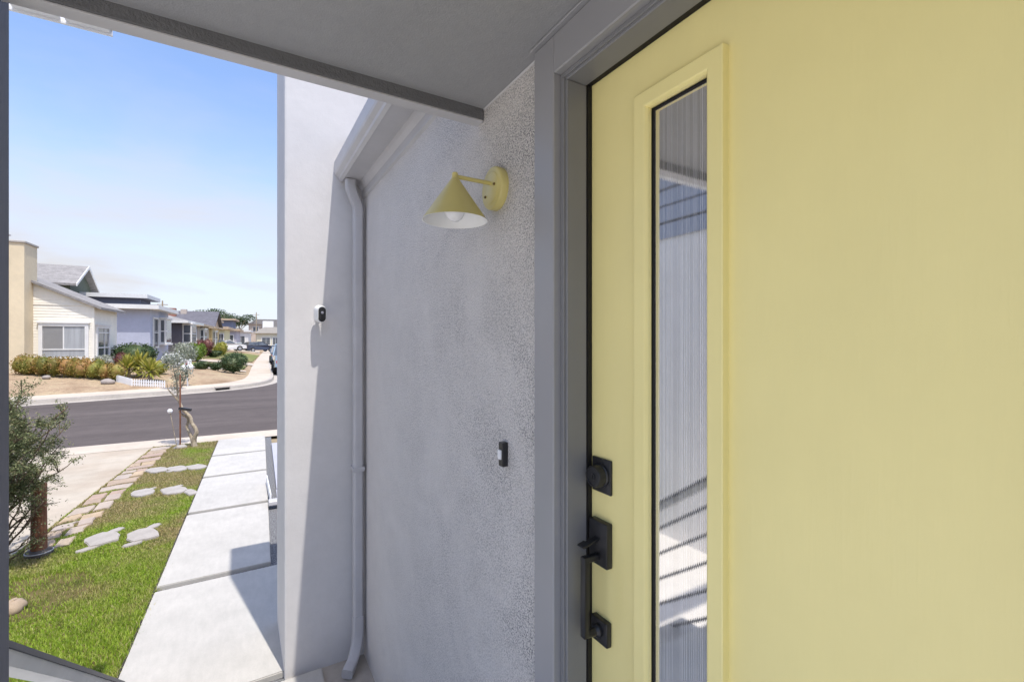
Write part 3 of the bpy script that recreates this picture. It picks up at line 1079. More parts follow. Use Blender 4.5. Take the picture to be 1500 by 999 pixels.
for j in range(len(ysg) - 1):
    for i in range(nx - 1):
        q = (j * nx + i, j * nx + i + 1, (j + 1) * nx + i + 1, (j + 1) * nx + i)
        if max(vs[k][2] for k in q) > -0.3:
            fs.append(q)
w = MB(); w.smooth = True; w.add(vs, fs)
tag(w.build('dry_yard', M_DIRT), kind='structure')

# patches of lawn in the far yards
def patch(name, mat, pts, dz):
    w = MB()
    c = (sum(p[0] for p in pts) / len(pts), sum(p[1] for p in pts) / len(pts))
    ring = []
    N = 8
    P = [Vector((*p, 0)) for p in pts]
    vs, fs = [], []
    for j in range(N + 1):
        for i in range(N + 1):
            a, b = i / N, j / N
            p = (P[0] * (1 - a) + P[1] * a) * (1 - b) + (P[3] * (1 - a) + P[2] * a) * b
            vs.append((p.x, p.y, yard_z(p.x, p.y) + dz))
    for j in range(N):
        for i in range(N):
            fs.append((j * (N + 1) + i, j * (N + 1) + i + 1, (j + 1) * (N + 1) + i + 1, (j + 1) * (N + 1) + i))
    w.add(vs, fs)
    return tag(w.build(name, mat), kind='structure')
patch('neighbour_lawn', M_FARLAWN, [(-3.6, 33.5), (0.2, 33.5), (0.5, 38), (-3.6, 38)], .035)
patch('neighbour_lawn', M_FARLAWN, [(-2.6, 46), (1.0, 46), (2.3, 68), (-2.0, 68)], .04)
patch('house_path', M_WALK2, [(-4.2, 31.5), (0.35, 31.2), (0.38, 32.2), (-4.2, 32.6)], .045)
patch('house_path', M_WALK2, [(-3.6, 40), (0.9, 39.6), (1.0, 42.5), (-3.6, 43)], .045)
patch('house_path', M_WALK2, [(-1.5, 78), (2.6, 78), (3.2, 92), (-1.0, 92)], .045)

# ------------------------------------------------------------------ flagstones along the drive and stepping stones in the lawn
def stone_poly(cx, cy, lx, ly, rot, n, rr, jit=0.16):
    out = []
    for k in range(n):
        a = 2 * math.pi * (k + rr.uniform(-.25, .25)) / n
        s = 1 + rr.uniform(-jit, jit)
        q = max(abs(math.cos(a)), abs(math.sin(a))) ** -0.45
        x, y = lx * .5 * s * q * math.cos(a), ly * .5 * s * q * math.sin(a)
        out.append((cx + x * math.cos(rot) - y * math.sin(rot), cy + x * math.sin(rot) + y * math.cos(rot)))
    return out
def stone(name, poly, z0, z1, mat, parent=None, bev=.006):
    bm = bmesh.new()
    top = [bm.verts.new((x, y, z1)) for x, y in poly]
    f = bm.faces.new(top)
    r = bmesh.ops.extrude_face_region(bm, geom=[f])
    for v in r['geom']:
        if isinstance(v, bmesh.types.BMVert):
            v.co.z = z0
    bmesh.ops.recalc_face_normals(bm, faces=bm.faces)
    ed = [e for e in bm.edges if all(abs(v.co.z - z1) < 1e-5 for v in e.verts)]
    bmesh.ops.bevel(bm, geom=ed, offset=bev, segments=2, affect='EDGES')
    me = bpy.data.meshes.new(name)
    bm.to_mesh(me); bm.free()
    me.materials.append(mat.m)
    o = bpy.data.objects.new(name, me)
    COL.objects.link(o)
    if parent:
        o.parent = parent
    return o
border = tag(empty('flagstone_border', (0, 0, 0)), kind='structure')
rr = random.Random(5)
y = 5.98
FLAGS = []
while y < 10.8:
    t = (y - 5.98) / 4.8
    wdt = 0.36 - 0.08 * t
    ln = rr.uniform(0.21, 0.32)
    x0 = lawn_left(max(y + ln / 2, 5.95)) + 0.03
    sl = 0.32                                # joints run slantwise
    cut = rr.uniform(0.42, 0.60)
    parts_ = [(0, cut - .03), (cut + .03, 1.0)] if (t < 0.75 and rr.random() < .8) else [(0, 1.0)]
    for a, b in parts_:
        xa, xb = x0 + a * wdt, x0 + b * wdt
        j = lambda s=.018: rr.uniform(-s, s)
        sh = rr.uniform(-.05, .05) if len(parts_) > 1 else 0
        poly = [(xa + j(), y + (xa - x0) * sl + sh + j()), ((xa + xb) / 2 + j(), y + ((xa + xb) / 2 - x0) * sl + sh + j(.03)), (xb + j(), y + (xb - x0) * sl + sh + j()),
                (xb + j(.03), y + (xb - x0) * sl + sh + ln * .5), (xb + j(), y + (xb - x0) * sl + sh + ln - .03 + j()), ((xa + xb) / 2 + j(), y + ((xa + xb) / 2 - x0) * sl + sh + ln - .03 + j(.02)),
                (xa + j(), y + (xa - x0) * sl + sh + ln - .03 + j())]
        FLAGS.append(poly)
        stone('flagstone', poly, -.03, 0.028 + rr.uniform(-.006, .006), M_FLAG, border, .007)
    y += ln + rr.uniform(.0, .02)

STEPS = []
OUTLINES = []
def stepper(u, v, lx, ly, rot, label, limbs=(), seed=1, cat='stepping stone', grp='stepping stones in the front lawn'):
    t = (EYE - .04) * 675 / (v - 500)
    cx, cy = ray(u, t)
    rr = random.Random(seed)
    poly = stone_poly(0, 0, lx, ly, 0, 13, rr, 0.11)
    ca, sa = math.cos(rot), math.sin(rot)
    wpoly = lambda q: [(cx + a * ca - b * sa, cy + a * sa + b * ca) for a, b in q]
    OUTLINES.append(wpoly(poly))
    o = stone('stepping_stone', poly, -.05, 0.034, M_STEP, None, .007)
    o.location = (cx, cy, 0)
    o.rotation_euler = (0, 0, rot)
    tag(o, label, cat, grp)
    STEPS.append((cx, cy, max(lx, ly) * .5))
    for q_, (ax, ay, la, lb, ra) in enumerate(limbs):
        p = stone_poly(ax, ay, la, lb, ra, 8, rr, 0.12)
        OUTLINES.append(wpoly(p))
        stone('stone_lobe', p, -.05, 0.025 + .0008 * seed - .002 * q_, M_STEP, o, .005)
# turtle-shaped stones: a body with a head at the far right and a flipper at the near left
A = R(20)
stepper(150, 787, 0.27, 0.36, A, 'pale turtle-shaped stepping stone nearer the flagstone border', [(0.14, 0.17, 0.15, 0.10, .5), (-0.14, -.18, 0.16, 0.09, .2)], 3)
stepper(209.5, 781, 0.26, 0.36, A, 'pale turtle-shaped stepping stone nearer the concrete walk', [(0.13, 0.19, 0.15, 0.10, .7), (-0.12, -.18, 0.17, 0.09, .1)], 4)
stepper(209, 720.5, 0.25, 0.34, A, 'rounded pale stepping stone, left one of the middle row', [(0.13, 0.13, 0.11, 0.06, .4)], 5)
stepper(255, 717, 0.26, 0.38, A, 'large pale stepping stone in the middle of the middle row', [(0.09, 0.18, 0.12, 0.08, .2)], 6)
stepper(280, 719.5, 0.13, 0.30, A, 'small grey stepping stone tucked against the concrete walk', [], 7)
stepper(229.5, 687.5, 0.25, 0.36, A, 'jagged pale stepping stone at the left of the far row', [(-.13, .08, .10, .08, .2)], 8)
stepper(259, 685.5, 0.25, 0.36, A, 'jagged pale stepping stone in the middle of the far row', [(-.12, -.1, .08, .08, .2)], 9)
stepper(287.5, 683, 0.25, 0.34, A, 'jagged pale stepping stone at the right of the far row', [(-.12, .08, .08, .08, .2)], 10)

# ------------------------------------------------------------------ grass
def grass_blades():
    pts = []
    n_try = 460000
    X = RNG.uniform(-3.0, -0.3, n_try)
    Y = RNG.uniform(3.36, 10.92, n_try)
    dens = np.clip(1.15 - (Y - 3.0) * 0.075, 0.30, 1.0)
    left = np.where(Y > 5.9, -1.39 - (10.93 - Y) * 0.085 + .0, -3.0)
    right = xl(Y) - .02
    # straggle at edges
    ok = (X > left) & (X < right + RNG.exponential(.014, n_try)) & (RNG.random(n_try) < dens)
    X, Y = X[ok], Y[ok]
    keep = np.ones(len(X), bool)
    # flagstones: thin blades out in the border except in joints
    for poly in FLAGS + OUTLINES:
        P = np.array(poly)
        mnx, mny = P.min(0); mxx, mxy = P.max(0)
        cand = np.where((X > mnx) & (X < mxx) & (Y > mny) & (Y < mxy))[0]
        if len(cand) == 0:
            continue
        inside = np.zeros(len(cand), bool)
        px, py = X[cand], Y[cand]
        j = len(P) - 1
        for i in range(len(P)):
            c = ((P[i][1] > py) != (P[j][1] > py)) & (px < (P[j][0] - P[i][0]) * (py - P[i][1]) / (P[j][1] - P[i][1] + 1e-12) + P[i][0])
            inside ^= c
            j = i
        keep[cand[inside]] = False
    # bare soil under the shrub at the left
    bare = ((X + 1.45) / .42) ** 2 + ((Y - 5.0) / .42) ** 2
    keep &= ~((bare < 1) & (RNG.random(len(X)) < .8))
    X, Y = X[keep], Y[keep]
    n = len(X)
    nz = np.sin(X * 3.1 + 1.3 * np.sin(Y * 2.3)) * np.sin(Y * 2.7 + X)
    H = RNG.uniform(0.012, 0.037, n) * (1 + .25 * nz) * np.where(Y < 5.5, 1.12, 0.75)
    W = RNG.uniform(0.0016, 0.0034, n) * np.where(Y < 5.5, 1.0, 1.6)
    a = RNG.uniform(0, 2 * np.pi, n)
    lean = RNG.uniform(0.1, 0.85, n) * H
    b = a + RNG.normal(0, .7, n)
    wx, wy = -np.sin(a) * W, np.cos(a) * W
    dx, dy = np.cos(b) * lean, np.sin(b) * lean
    z0 = 0.006
    v0 = np.stack([X - wx, Y - wy, np.full(n, z0)], 1)
    v1 = np.stack([X + wx, Y + wy, np.full(n, z0)], 1)
    v2 = np.stack([X + wx * .75 + dx * .4, Y + wy * .75 + dy * .4, z0 + H * .62], 1)
    v3 = np.stack([X - wx * .75 + dx * .4, Y - wy * .75 + dy * .4, z0 + H * .62], 1)
    v4 = np.stack([X + dx, Y + dy, z0 + H * .95], 1)
    V = np.stack([v0, v1, v2, v3, v4], 1).reshape(-1, 3)
    base = np.arange(n) * 5
    loops = np.stack([base, base + 1, base + 2, base + 3, base + 3, base + 2, base + 4], 1).reshape(-1)
    me = bpy.data.meshes.new('grass')
    me.vertices.add(n * 5)
    me.vertices.foreach_set('co', V.reshape(-1))
    me.loops.add(n * 7)
    me.loops.foreach_set('vertex_index', loops.astype(np.int32))
    me.polygons.add(n * 2)
    st = np.stack([np.arange(n) * 7, np.arange(n) * 7 + 4], 1).reshape(-1)
    me.polygons.foreach_set('loop_start', st.astype(np.int32))
    me.update(calc_edges=True)
    me.validate()
    m = island_mat('grass_blade', [(0.0, (0.20, 0.31, 0.03)), (0.35, (0.32, 0.46, 0.045)), (0.7, (0.42, 0.53, 0.07)), (0.9, (0.43, 0.46, 0.13)), (1.0, (0.60, 0.52, 0.26))], 0.5, 0.45,
                   (1.15, 0.42, 0.62, [(0.0, (0.24, 0.27, 0.06)), (0.35, (0.42, 0.36, 0.14)), (0.7, (0.54, 0.43, 0.22)), (1.0, (0.62, 0.51, 0.30))], True))
    me.materials.append(m)
    o = bpy.data.objects.new('grass', me)
    COL.objects.link(o)
    tag(o, 'short green lawn grass with dry patches', 'grass', kind='stuff')
grass_blades()

# ================================================================== PLANTS NEAR THE PORCH
def cam_off(du, dv, t):
    """offset in metres across / up at distance t"""
    s = t / 675
    return Vector((math.cos(HEAD) * du * s, -math.sin(HEAD) * du * s, -dv * s))

# rusty post in a round stone collar
t0 = 4.30
px_, py_ = ray(57, t0)
post = tag(empty('wooden_post', (px_, py_, 0)), 'short rusty brown post standing in a round grey collar by the juniper', 'post')
w = MB(); w.smooth = True
w.lathe([(0.058, 0.0), (0.057, 0.2), (0.054, 0.5), (0.056, 0.67), (0.051, 0.68), (0.0, 0.675)], 20)
w.build('post_shaft', M_RUST, post, None)
M_COLLAR = Mat('grey_collar', (0.11, 0.095, 0.085), 0.8, 0.3)
M_COLLAR.vary(14, 0.25).bump(50, 0.5, 0.005)
w = MB(); w.smooth = True
w.lathe([(0.090, 0.0), (0.098, 0.012), (0.098, 0.050), (0.090, 0.060), (0.075, 0.064), (0.056, 0.072)], 28)
fix(w.build('collar', M_COLLAR, post, None), 40)
w = MB(); w.smooth = True
w.lathe([(0.0985, 0.046), (0.1005, 0.049), (0.0985, 0.054), (0.0940, 0.0545)], 28)
w.build('hoop', M_GUTTER, post, None)
# lump of stone at the foot of the frame's left
sx_, sy_ = ray(20, 3.42)
w = MB(); w.smooth = True
w.blob((0, 0, 0.03), (0.07, 0.09, 0.06), 12, 0.12, 4)
o = w.build('garden_rock', M_FLAG); o.location = (sx_, sy_, 0)
tag(o, 'brown garden rock in the grass beside the porch post', 'rock')

# juniper
M_JUN = island_mat('juniper_leaf', [(0.0, (0.08, 0.105, 0.045)), (0.4, (0.15, 0.18, 0.075)), (0.75, (0.23, 0.25, 0.11)), (1.0, (0.34, 0.30, 0.17))], 0.6, 0.15)
jx, jy = ray(-14, 4.05)
jun = tag(empty('juniper_shrub', (jx, jy, 0)), 'sparse open juniper shrub with bare lower twigs beside the porch post', 'shrub')
rr = random.Random(11)
wood, leaf = MB(), MB()
LP = []
LB = []
def twig(p, q, r0, r1, bow, n=6):
    pts = []
    for k in range(n + 1):
        t = k / n
        pts.append(p.lerp(q, t) + bow * (4 * t * (1 - t)) + Vector((rr.gauss(0, .006), rr.gauss(0, .006), rr.gauss(0, .006))))
    wood.tube(pts, [r0 + (r1 - r0) * k / n for k in range(n + 1)], 5)
    return pts
def spray(a, b, n, sp):
    d = (b - a)
    for _ in range(n):
        t = rr.random()
        LP.append(a + d * t + Vector((rr.gauss(0, sp), rr.gauss(0, sp), rr.gauss(0, sp))))
        LB.append(d.normalized() * 1.2 + Vector((0, 0, .3)))
trunk_pts = twig(Vector((0, 0, 0)), Vector((-.04, .02, 1.35)), .038, .012, Vector((.05, .02, 0)), 10)
CR = Vector((math.cos(HEAD), -math.sin(HEAD), 0))      # across the view
CF = Vector((math.sin(HEAD), math.cos(HEAD), 0))
for b in range(44):
    zb = rr.uniform(0.05, 1.2)
    base = trunk_pts[min(10, int(zb / 1.35 * 10))]
    ang = rr.uniform(-math.pi, math.pi)
    z_end = zb + rr.uniform(.12, .5)
    env = 0.50 if z_end > .85 else 0.42
    if z_end > 1.45:
        env = 0.36
    if rr.random() < .5:
        ang = rr.uniform(-.8, .8)
    ln = env * rr.uniform(.7, 1.08)
    q = Vector((0, 0, z_end)) + (CR * math.cos(ang) + CF * math.sin(ang)) * ln
    q.z = min(q.z, 1.74)
    pts = twig(base, q, .011, .004, Vector((0, 0, -.05)), 7)
    low = z_end < 0.8
    for s in range(9 if not low else 6):
        k = rr.randint(2 if not low else 3, 7)
        a = pts[k]
        d = (pts[min(k + 1, 7)] - pts[k - 1]).normalized()
        side = Vector((rr.gauss(0, 1), rr.gauss(0, 1), rr.gauss(.2, .8))).normalized()
        e = a + (d * .7 + side).normalized() * rr.uniform(.06, .19)
        wood.tube([a, (a + e) / 2 + Vector((0, 0, .008)), e], [.004, .003, .0015], 4, False)
        spray(a.lerp(e, .3), e, 48 if not low else 13, .021)
        for _ in range(2):
            f = a.lerp(e, rr.uniform(.4, .9))
            h = f + Vector((rr.gauss(0, .05), rr.gauss(0, .05), rr.gauss(.02, .04)))
            spray(f, h, 23 if not low else 6, .014)
leaf.leaves([tuple(p) for p in LP], 0.026, 0.0075, [tuple(p) for p in LB])
wood.build('branches', M_TWIG, jun, True)
leaf.build('foliage', M_JUN, jun)

# small olive tree with two twisting stems
tO = 8.75
ox, oy = ray(283, tO)
olive = tag(empty('olive_tree', (ox, oy, 0)), 'small gnarled olive tree with twisted stems at the end of the lawn', 'tree')
def OP(u, v, dt=0.0):
    return cam_off(u - 283, v - 655, tO) + CF * dt
wood = MB(); wood.smooth = True
def chain(P, rad, n=9):
    Q = catmull([tuple(p) for p in P], 4)
    rs = np.interp(np.linspace(0, 1, len(Q)), np.linspace(0, 1, len(rad)), rad)
    wood.tube(Q, list(rs * .70), n)
chain([OP(285, 657), OP(284, 648), OP(285, 641), OP(288, 634), OP(286, 627), OP(281, 620), OP(279, 612), OP(274, 606), OP(268, 600), OP(264, 592), OP(261, 583), OP(260, 570), OP(259, 556), OP(262, 540)],
      [.085, .068, .058, .05, .047, .045, .043, .04, .038, .034, .03, .024, .016, .008])
chain([OP(283, 650), OP(279, 640, .02), OP(274, 632, .04), OP(271, 626, .05), OP(273, 619, .05), OP(272, 612, .04), OP(266, 608, .02), OP(262, 602)],
      [.05, .045, .04, .037, .034, .032, .03, .026])
chain([OP(262, 588), OP(256, 578, -.05), OP(251, 570, -.08), OP(250, 560, -.1)], [.026, .02, .014, .006])
chain([OP(261, 575), OP(266, 562, .05), OP(268, 548, .1), OP(272, 530, .12)], [.02, .015, .01, .005])
chain([OP(259, 560), OP(253, 545, .03), OP(250, 528, .05)], [.014, .01, .004])
wood.build('trunk', M_BARK, olive)
M_OLIVE = island_mat('olive_leaf', [(0.0, (0.11, 0.13, 0.08)), (0.4, (0.20, 0.22, 0.15)), (0.75, (0.32, 0.34, 0.25)), (1.0, (0.52, 0.53, 0.45))], 0.5, 0.2)
lf = MB()
P = []
for (u, v, ru, rv, n) in ((262, 520, 22, 12, 340), (252, 532, 13, 13, 230), (268, 511, 15, 9, 180), (261, 550, 12, 16, 230), (271, 546, 12, 14, 210), (257, 570, 7, 7, 50), (244, 528, 7, 8, 120), (278, 520, 10, 10, 160)):
    c = OP(u, v)
    k = RNG.normal(size=(n, 3))
    k /= np.linalg.norm(k, axis=1)[:, None]
    k *= RNG.random(n)[:, None] ** .45
    s = tO / 675
    for a in k:
        P.append(c + CR * a[0] * ru * s + CF * a[1] * ru * s + Vector((0, 0, a[2] * rv * s)))
lf.leaves([tuple(p) for p in P], 0.062, 0.016)
lf.build('foliage', M_OLIVE, olive)
# stake beside it, on a stone foot
kx, ky = ray(264, 8.62)
stake = tag(empty('tree_stake', (kx, ky, 0)), 'thin rust red stake beside the small olive tree', 'stake')
w = MB(); w.box(-.012, .012, -.012, .012, 0, 1.38); w.build('stake_shaft', M_RUST, stake)
w = MB(); w.smooth = True; w.blob((0, 0, .02), (.11, .09, .05), 10, .15, 3); w.build('stone_foot', M_STEP, stake)
w = MB(); w.box(-.13, .09, -.022, .022, .72, .765); w.build('tie_strap', M_BLACK, stake).rotation_euler = (0, .15, -HEAD)
# leaning solar light
qx, qy = ray(260, 8.5)
sol = tag(empty('garden_light', (qx, qy, 0)), 'white globe garden light leaning on a thin pale stick', 'garden light')
tip = cam_off(-11, -57, 8.5)
w = MB(); w.tube([(0, 0, 0), tuple(tip)], 0.006, 8); w.build('stick', M_BARK, sol)
w = MB(); w.smooth = True; w.blob(tuple(tip), (.042, .042, .042), 16, 0, 1); w.build('globe', M_WHITE, sol)

# white globes and box behind the olive crown, on the far verge
tW = 19.0
wx_, wy_ = ray(275, tW)
orn = tag(empty('garden_ornament', (wx_, wy_, yard_z(wx_, wy_))), 'white round garden ornament with a red mark, seen past the olive crown', 'ornament')
M_RED = Mat('faded_red_paint', (0.42, 0.12, 0.11), 0.6, .3); M_RED.vary(20, .2)
zr = yard_z(wx_, wy_)
def OW(u, v):
    return cam_off(u - 275, 0, tW) + Vector((0, 0, hgt(v, tW) - zr))
for (u, v, rad) in ((270, 540, 5.2), (278, 538, 4.6)):
    w = MB(); w.smooth = True
    w.blob(tuple(OW(u, v)), (rad * tW / 675,) * 3, 18, 0.0, 2)
    w.build('globe', M_ENAMEL, orn)
w = MB()
c = OW(275.2, 531)
w.bevbox(-.115, .115, -.08, .08, -.12, .12, .03, Matrix.Translation(c) @ Matrix.Rotation(-HEAD, 4, 'Z'))
w.build('box_top', M_ENAMEL, orn)
w = MB()
w.box(-.045, .035, -.083, -.0805, -.10, .06, Matrix.Translation(c) @ Matrix.Rotation(-HEAD, 4, 'Z'))
w.build('red_mark', M_RED, orn)
w = MB(); w.tube([(0, 0, -.05), tuple(OW(274, 545))], .03, 10); w.build('stem', M_GUTTER, orn)
# a big white flowering head nearby
M_PETAL = island_mat('white_petal', [(0.0, (0.62, 0.62, 0.58)), (0.6, (0.78, 0.78, 0.76)), (1.0, (0.45, 0.50, 0.38))], 0.6, 0.2)
fx, fy = ray(257, 17.9)
fl = tag(empty('white_flower_shrub', (fx, fy, yard_z(fx, fy))), 'white flowering shrub on the far verge behind the olive crown', 'shrub')
lf = MB()
P = []
zf = yard_z(fx, fy)
for (u, v, ru, rv, n) in ((260, 530, 7, 6, 260), (246, 527, 9, 6, 240), (256, 522, 14, 7, 160), (268, 528, 6, 5, 120)):
    c = cam_off(u - 257, 0, 17.9) + Vector((0, 0, hgt(v, 17.9) - zf))
    k = RNG.normal(size=(n, 3)); k /= np.linalg.norm(k, axis=1)[:, None]; k *= RNG.random(n)[:, None] ** .4
    s = 17.9 / 675
    for a in k:
        P.append(c + CR * a[0] * ru * s + CF * a[1] * ru * s + Vector((0, 0, a[2] * rv * s)))
lf.leaves([tuple(p) for p in P], 0.10, 0.06)
fo = lf.build('flowers', M_PETAL, fl); fo['kind'] = 'stuff'
w = MB()
for k in range(6):
    w.tube([(0, 0, 0), (math.cos(k) * .18, math.sin(k) * .18, .8)], [.015, .008], 5)
w.build('stems', M_BARK, fl)

# small bracket by the walk at the far side of the wing
w = MB()
bx_, by_ = ray(401, 5.55)
br = tag(empty('hose_bracket', (bx_, by_, 0.05)), 'small grey metal bracket at the right edge of the walk by the wing wall', 'bracket')
w = MB(); w.bevbox(-.055, .10, -.06, .06, .0, .05, .006); w.build('bracket_plate', M_GUTTER, br)
w = MB(); w.box(-.035, -.022, .06, 1.0, -.02, .10); w.build('edge_board', M_WHITE, br)

# ================================================================== FAR SIDE: SHRUBS
def leafset(n, c, rad, power=.4, top=False):
    k = RNG.normal(size=(n, 3)); k /= np.linalg.norm(k, axis=1)[:, None]
    k *= RNG.random(n)[:, None] ** power
    if top:
        k[:, 2] = np.abs(k[:, 2])
    return np.asarray(c) + k * np.asarray(rad)
def shrub(name, label, x, y, rad, n, mat, lumps=5, size=.09, seed=1, group=None, cat='shrub', z=None, ls=.55):
    rr = random.Random(seed)
    z = yard_z(x, y) if z is None else z
    e = tag(empty(name, (x, y, z)), label, cat, group)
    lf = MB()
    core = MB()
    for i in range(lumps):
        a = rr.uniform(0, 6.28)
        f = rr.uniform(.25, .55)
        c = (math.cos(a) * rad[0] * f, math.sin(a) * rad[1] * f, rad[2] * rr.uniform(.65, 1.25))
        r = tuple(q * ls * rr.uniform(.8, 1.15) for q in rad)
        c = (c[0], c[1], max(c[2], r[2] * .85))
        lf.leaves(leafset(n // lumps, c, r, .22), size, size * .55)
        core.blob(c, tuple(q * .72 for q in r), 8, .15, seed + i)
    lf.leaves(leafset(n // 3, (0, 0, rad[2] * .8), (rad[0] * .9, rad[1] * .9, rad[2] * .85), .25), size, size * .55)
    core.blob((0, 0, rad[2] * .75), (rad[0] * .66, rad[1] * .66, rad[2] * .66), 8, .12, seed)
    core.build('branches', mat, e, True)
    lf.build('foliage', mat, e)
    return e
G_DARK = island_mat('dark_green_leaf', [(0.0, (0.025, 0.05, 0.018)), (0.5, (0.05, 0.085, 0.03)), (0.85, (0.09, 0.13, 0.05)), (1.0, (0.17, 0.20, 0.10))], .5, .2)
G_MID = island_mat('mid_green_leaf', [(0.0, (0.05, 0.08, 0.02)), (0.5, (0.09, 0.14, 0.03)), (1.0, (0.17, 0.22, 0.06))], .5, .25)
G_LIME = island_mat('lime_leaf', [(0.0, (0.08, 0.14, 0.015)), (0.5, (0.16, 0.24, 0.03)), (1.0, (0.26, 0.33, 0.06))], .5, .25)
G_PLUM = island_mat('plum_leaf', [(0.0, (0.09, 0.03, 0.03)), (0.5, (0.16, 0.06, 0.055)), (1.0, (0.24, 0.11, 0.09))], .5, .2)
G_RUSTY = island_mat('hedge_leaf', [(0.0, (0.16, 0.14, 0.03)), (0.35, (0.27, 0.20, 0.045)), (0.7, (0.36, 0.19, 0.06)), (1.0, (0.45, 0.27, 0.12))], .55, .25,
                     (1.3, 0.42, 0.6, [(0.0, (0.11, 0.13, 0.02)), (0.5, (0.22, 0.23, 0.04)), (1.0, (0.36, 0.33, 0.08))]))
G_YUCCA = island_mat('yucca_leaf', [(0.0, (0.18, 0.20, 0.03)), (0.5, (0.36, 0.36, 0.06)), (1.0, (0.58, 0.48, 0.13))], .45, .3)
G_GREY = island_mat('greygreen_leaf', [(0.0, (0.14, 0.15, 0.11)), (0.5, (0.26, 0.27, 0.21)), (1.0, (0.46, 0.46, 0.40))], .5, .2)

# long low hedge before the cream house
hedge = tag(empty('clipped_hedge', (-6.2, 25.2, 0)), 'long low hedge of rusty orange and olive leaves before the cream house', 'hedge')
lf, core = MB(), MB()
for i in range(26):
    f = i / 25
    u = 30 + 142 * f
    x, y = ray(u, 18.75 + .15 * math.sin(i * 1.9))
    zz = yard_z(x, y)
    h = .80 + .07 * math.sin(i * 2.3) - (.12 if i > 21 else 0)
    c = (x + 6.2, y - 25.2, zz + h * .5)
    r = (.34, .42, h * .52)
    lf.leaves(leafset(330, c, r, .22), .075, .045)
    core.blob(c, (r[0] * .72, r[1] * .72, r[2] * .78), 8, .1, i)
core.build('branches', G_RUSTY, hedge, True)
lf.build('foliage', G_RUSTY, hedge)

def yucca(label, u, t, height, n, trunk, seed):
    rr = random.Random(seed)
    x, y = ray(u, t)
    e = tag(empty('yucca_plant', (x, y, yard_z(x, y))), label, 'yucca', 'yuccas beside the picket fence')
    m = MB()
    for k in range(n):
        a = rr.uniform(0, 6.28)
        el = rr.uniform(-.35, 1.45)
        L = rr.uniform(.5, .72) * height
        d = Vector((math.cos(a) * math.cos(el), math.sin(a) * math.cos(el), math.sin(el)))
        s = Vector((-math.sin(a), math.cos(a), 0)) * .035
        p0 = Vector((0, 0, trunk)) + d * .04
        p1 = p0 + d * L * .55
        p2 = p0 + d * L + Vector((0, 0, -.16 * L * math.cos(el)))
        m.add([p0 - s * .6, p0 + s * .6, p1 + s, p1 - s, p2], [(0, 1, 2, 3), (3, 2, 4)])
    m.build('leaves', G_YUCCA, e)
    w = MB(); w.smooth = True
    w.tube([(0, 0, -.05), (.02, 0, trunk * .6), (0, 0, trunk + .05)], [.11, .09, .08], 9)
    w.build('trunk', M_BARK, e)
yucca('yellow green yucca at the left, behind the picket fence', 187, 19.4, 1.0, 130, .38, 1)
yucca('tallest yellow green yucca, between the other two', 204, 19.9, 1.15, 150, .42, 2)
yucca('yellow yucca with a dark bare stem at the right end of the picket fence', 220, 18.9, 1.0, 150, .42, 3)
x, y = ray(232, 20.6)
shrub('golden_shrub', 'low golden brown shrub right of the yuccas', x, y, (.45, .4, .42), 500, G_YUCCA, 4, .10, 31)
x, y = ray(197, 23.6)
shrub('evergreen_shrub', 'broad dark green shrub against the pale blue house wall', x, y, (1.05, .8, .80), 2600, G_DARK, 7, .10, 12)
x, y = ray(176, 22.6)
shrub('plum_shrub', 'small purple brown shrub at the corner of the cream house', x, y, (.35, .35, .48), 500, G_PLUM, 4, .08, 13)
x, y = ray(341.5, 25.2)
shrub('round_bush', 'large round clipped green bush in the far front yard', x, y, (.80, .75, .70), 3600, G_DARK, 9, .085, 14, None, 'bush', None, .5)
x, y = ray(296, 25.2)
shrub('low_bush', 'low spreading green bush at the left of the two beside the big round bush', x, y, (.52, .4, .28), 900, G_DARK, 5, .08, 15, None, 'bush')
x, y = ray(316, 25.4)
shrub('low_bush', 'low green bush touching the left side of the big round bush', x, y, (.36, .33, .28), 700, G_DARK, 4, .08, 16, None, 'bush')
x, y = ray(289, 33)
shrub('topiary_shrub', 'lime green cloud pruned shrub before the grey house', x, y, (.62, .55, .82), 1700, G_LIME, 6, .10, 17, None, 'shrub', None, .45)
x, y = ray(274, 31.0)
shrub('grey_leaf_shrub', 'grey leaved airy shrub below the bay window', x, y, (.75, .6, .85), 1300, G_GREY, 6, .10, 18)
x, y = ray(297, 40)
shrub('plum_tree', 'round dark red leaved small tree behind the lime shrub', x, y, (.85, .8, 1.0), 1700, G_PLUM, 6, .12, 19, None, 'tree')
x, y = ray(321, 44)
shrub('golden_bush', 'yellow and green bushy shrub before the yellow house', x, y, (.75, .7, .85), 1400, G_YUCCA, 6, .13, 20)
x, y = ray(312, 41)
shrub('dark_bush', 'low dark green bush behind the two low bushes', x, y, (.75, .6, .38), 900, G_DARK, 5, .12, 21)
x, y = ray(25, 20.6)
shrub('conifer_shrub', 'small pointed conifer at the foot of the tan chimney', x, y, (.32, .3, .55), 900, G_DARK, 5, .07, 22)
x, y = ray(53, 20.8)
shrub('small_plant', 'small brown green plant left below the picture window', x, y, (.28, .22, .30), 450, G_RUSTY, 4, .07, 23, None, 'plant')
x, y = ray(106, 20.9)
shrub('red_plant', 'small brick red plant in a planter under the picture window', x, y, (.28, .22, .36), 450, G_PLUM, 4, .07, 24, None, 'plant')
x, y = ray(147, 21.3)
shrub('mixed_shrub', 'grey and red leafy shrub under the corner window of the cream house', x, y, (.5, .35, .42), 800, G_GREY, 5, .08, 25)
x, y = ray(401, 88)
shrub('red_bush', 'dark red bush beside the parked dark car', x, y, (1.0, .9, .75), 900, G_PLUM, 5, .16, 26, None, 'bush')

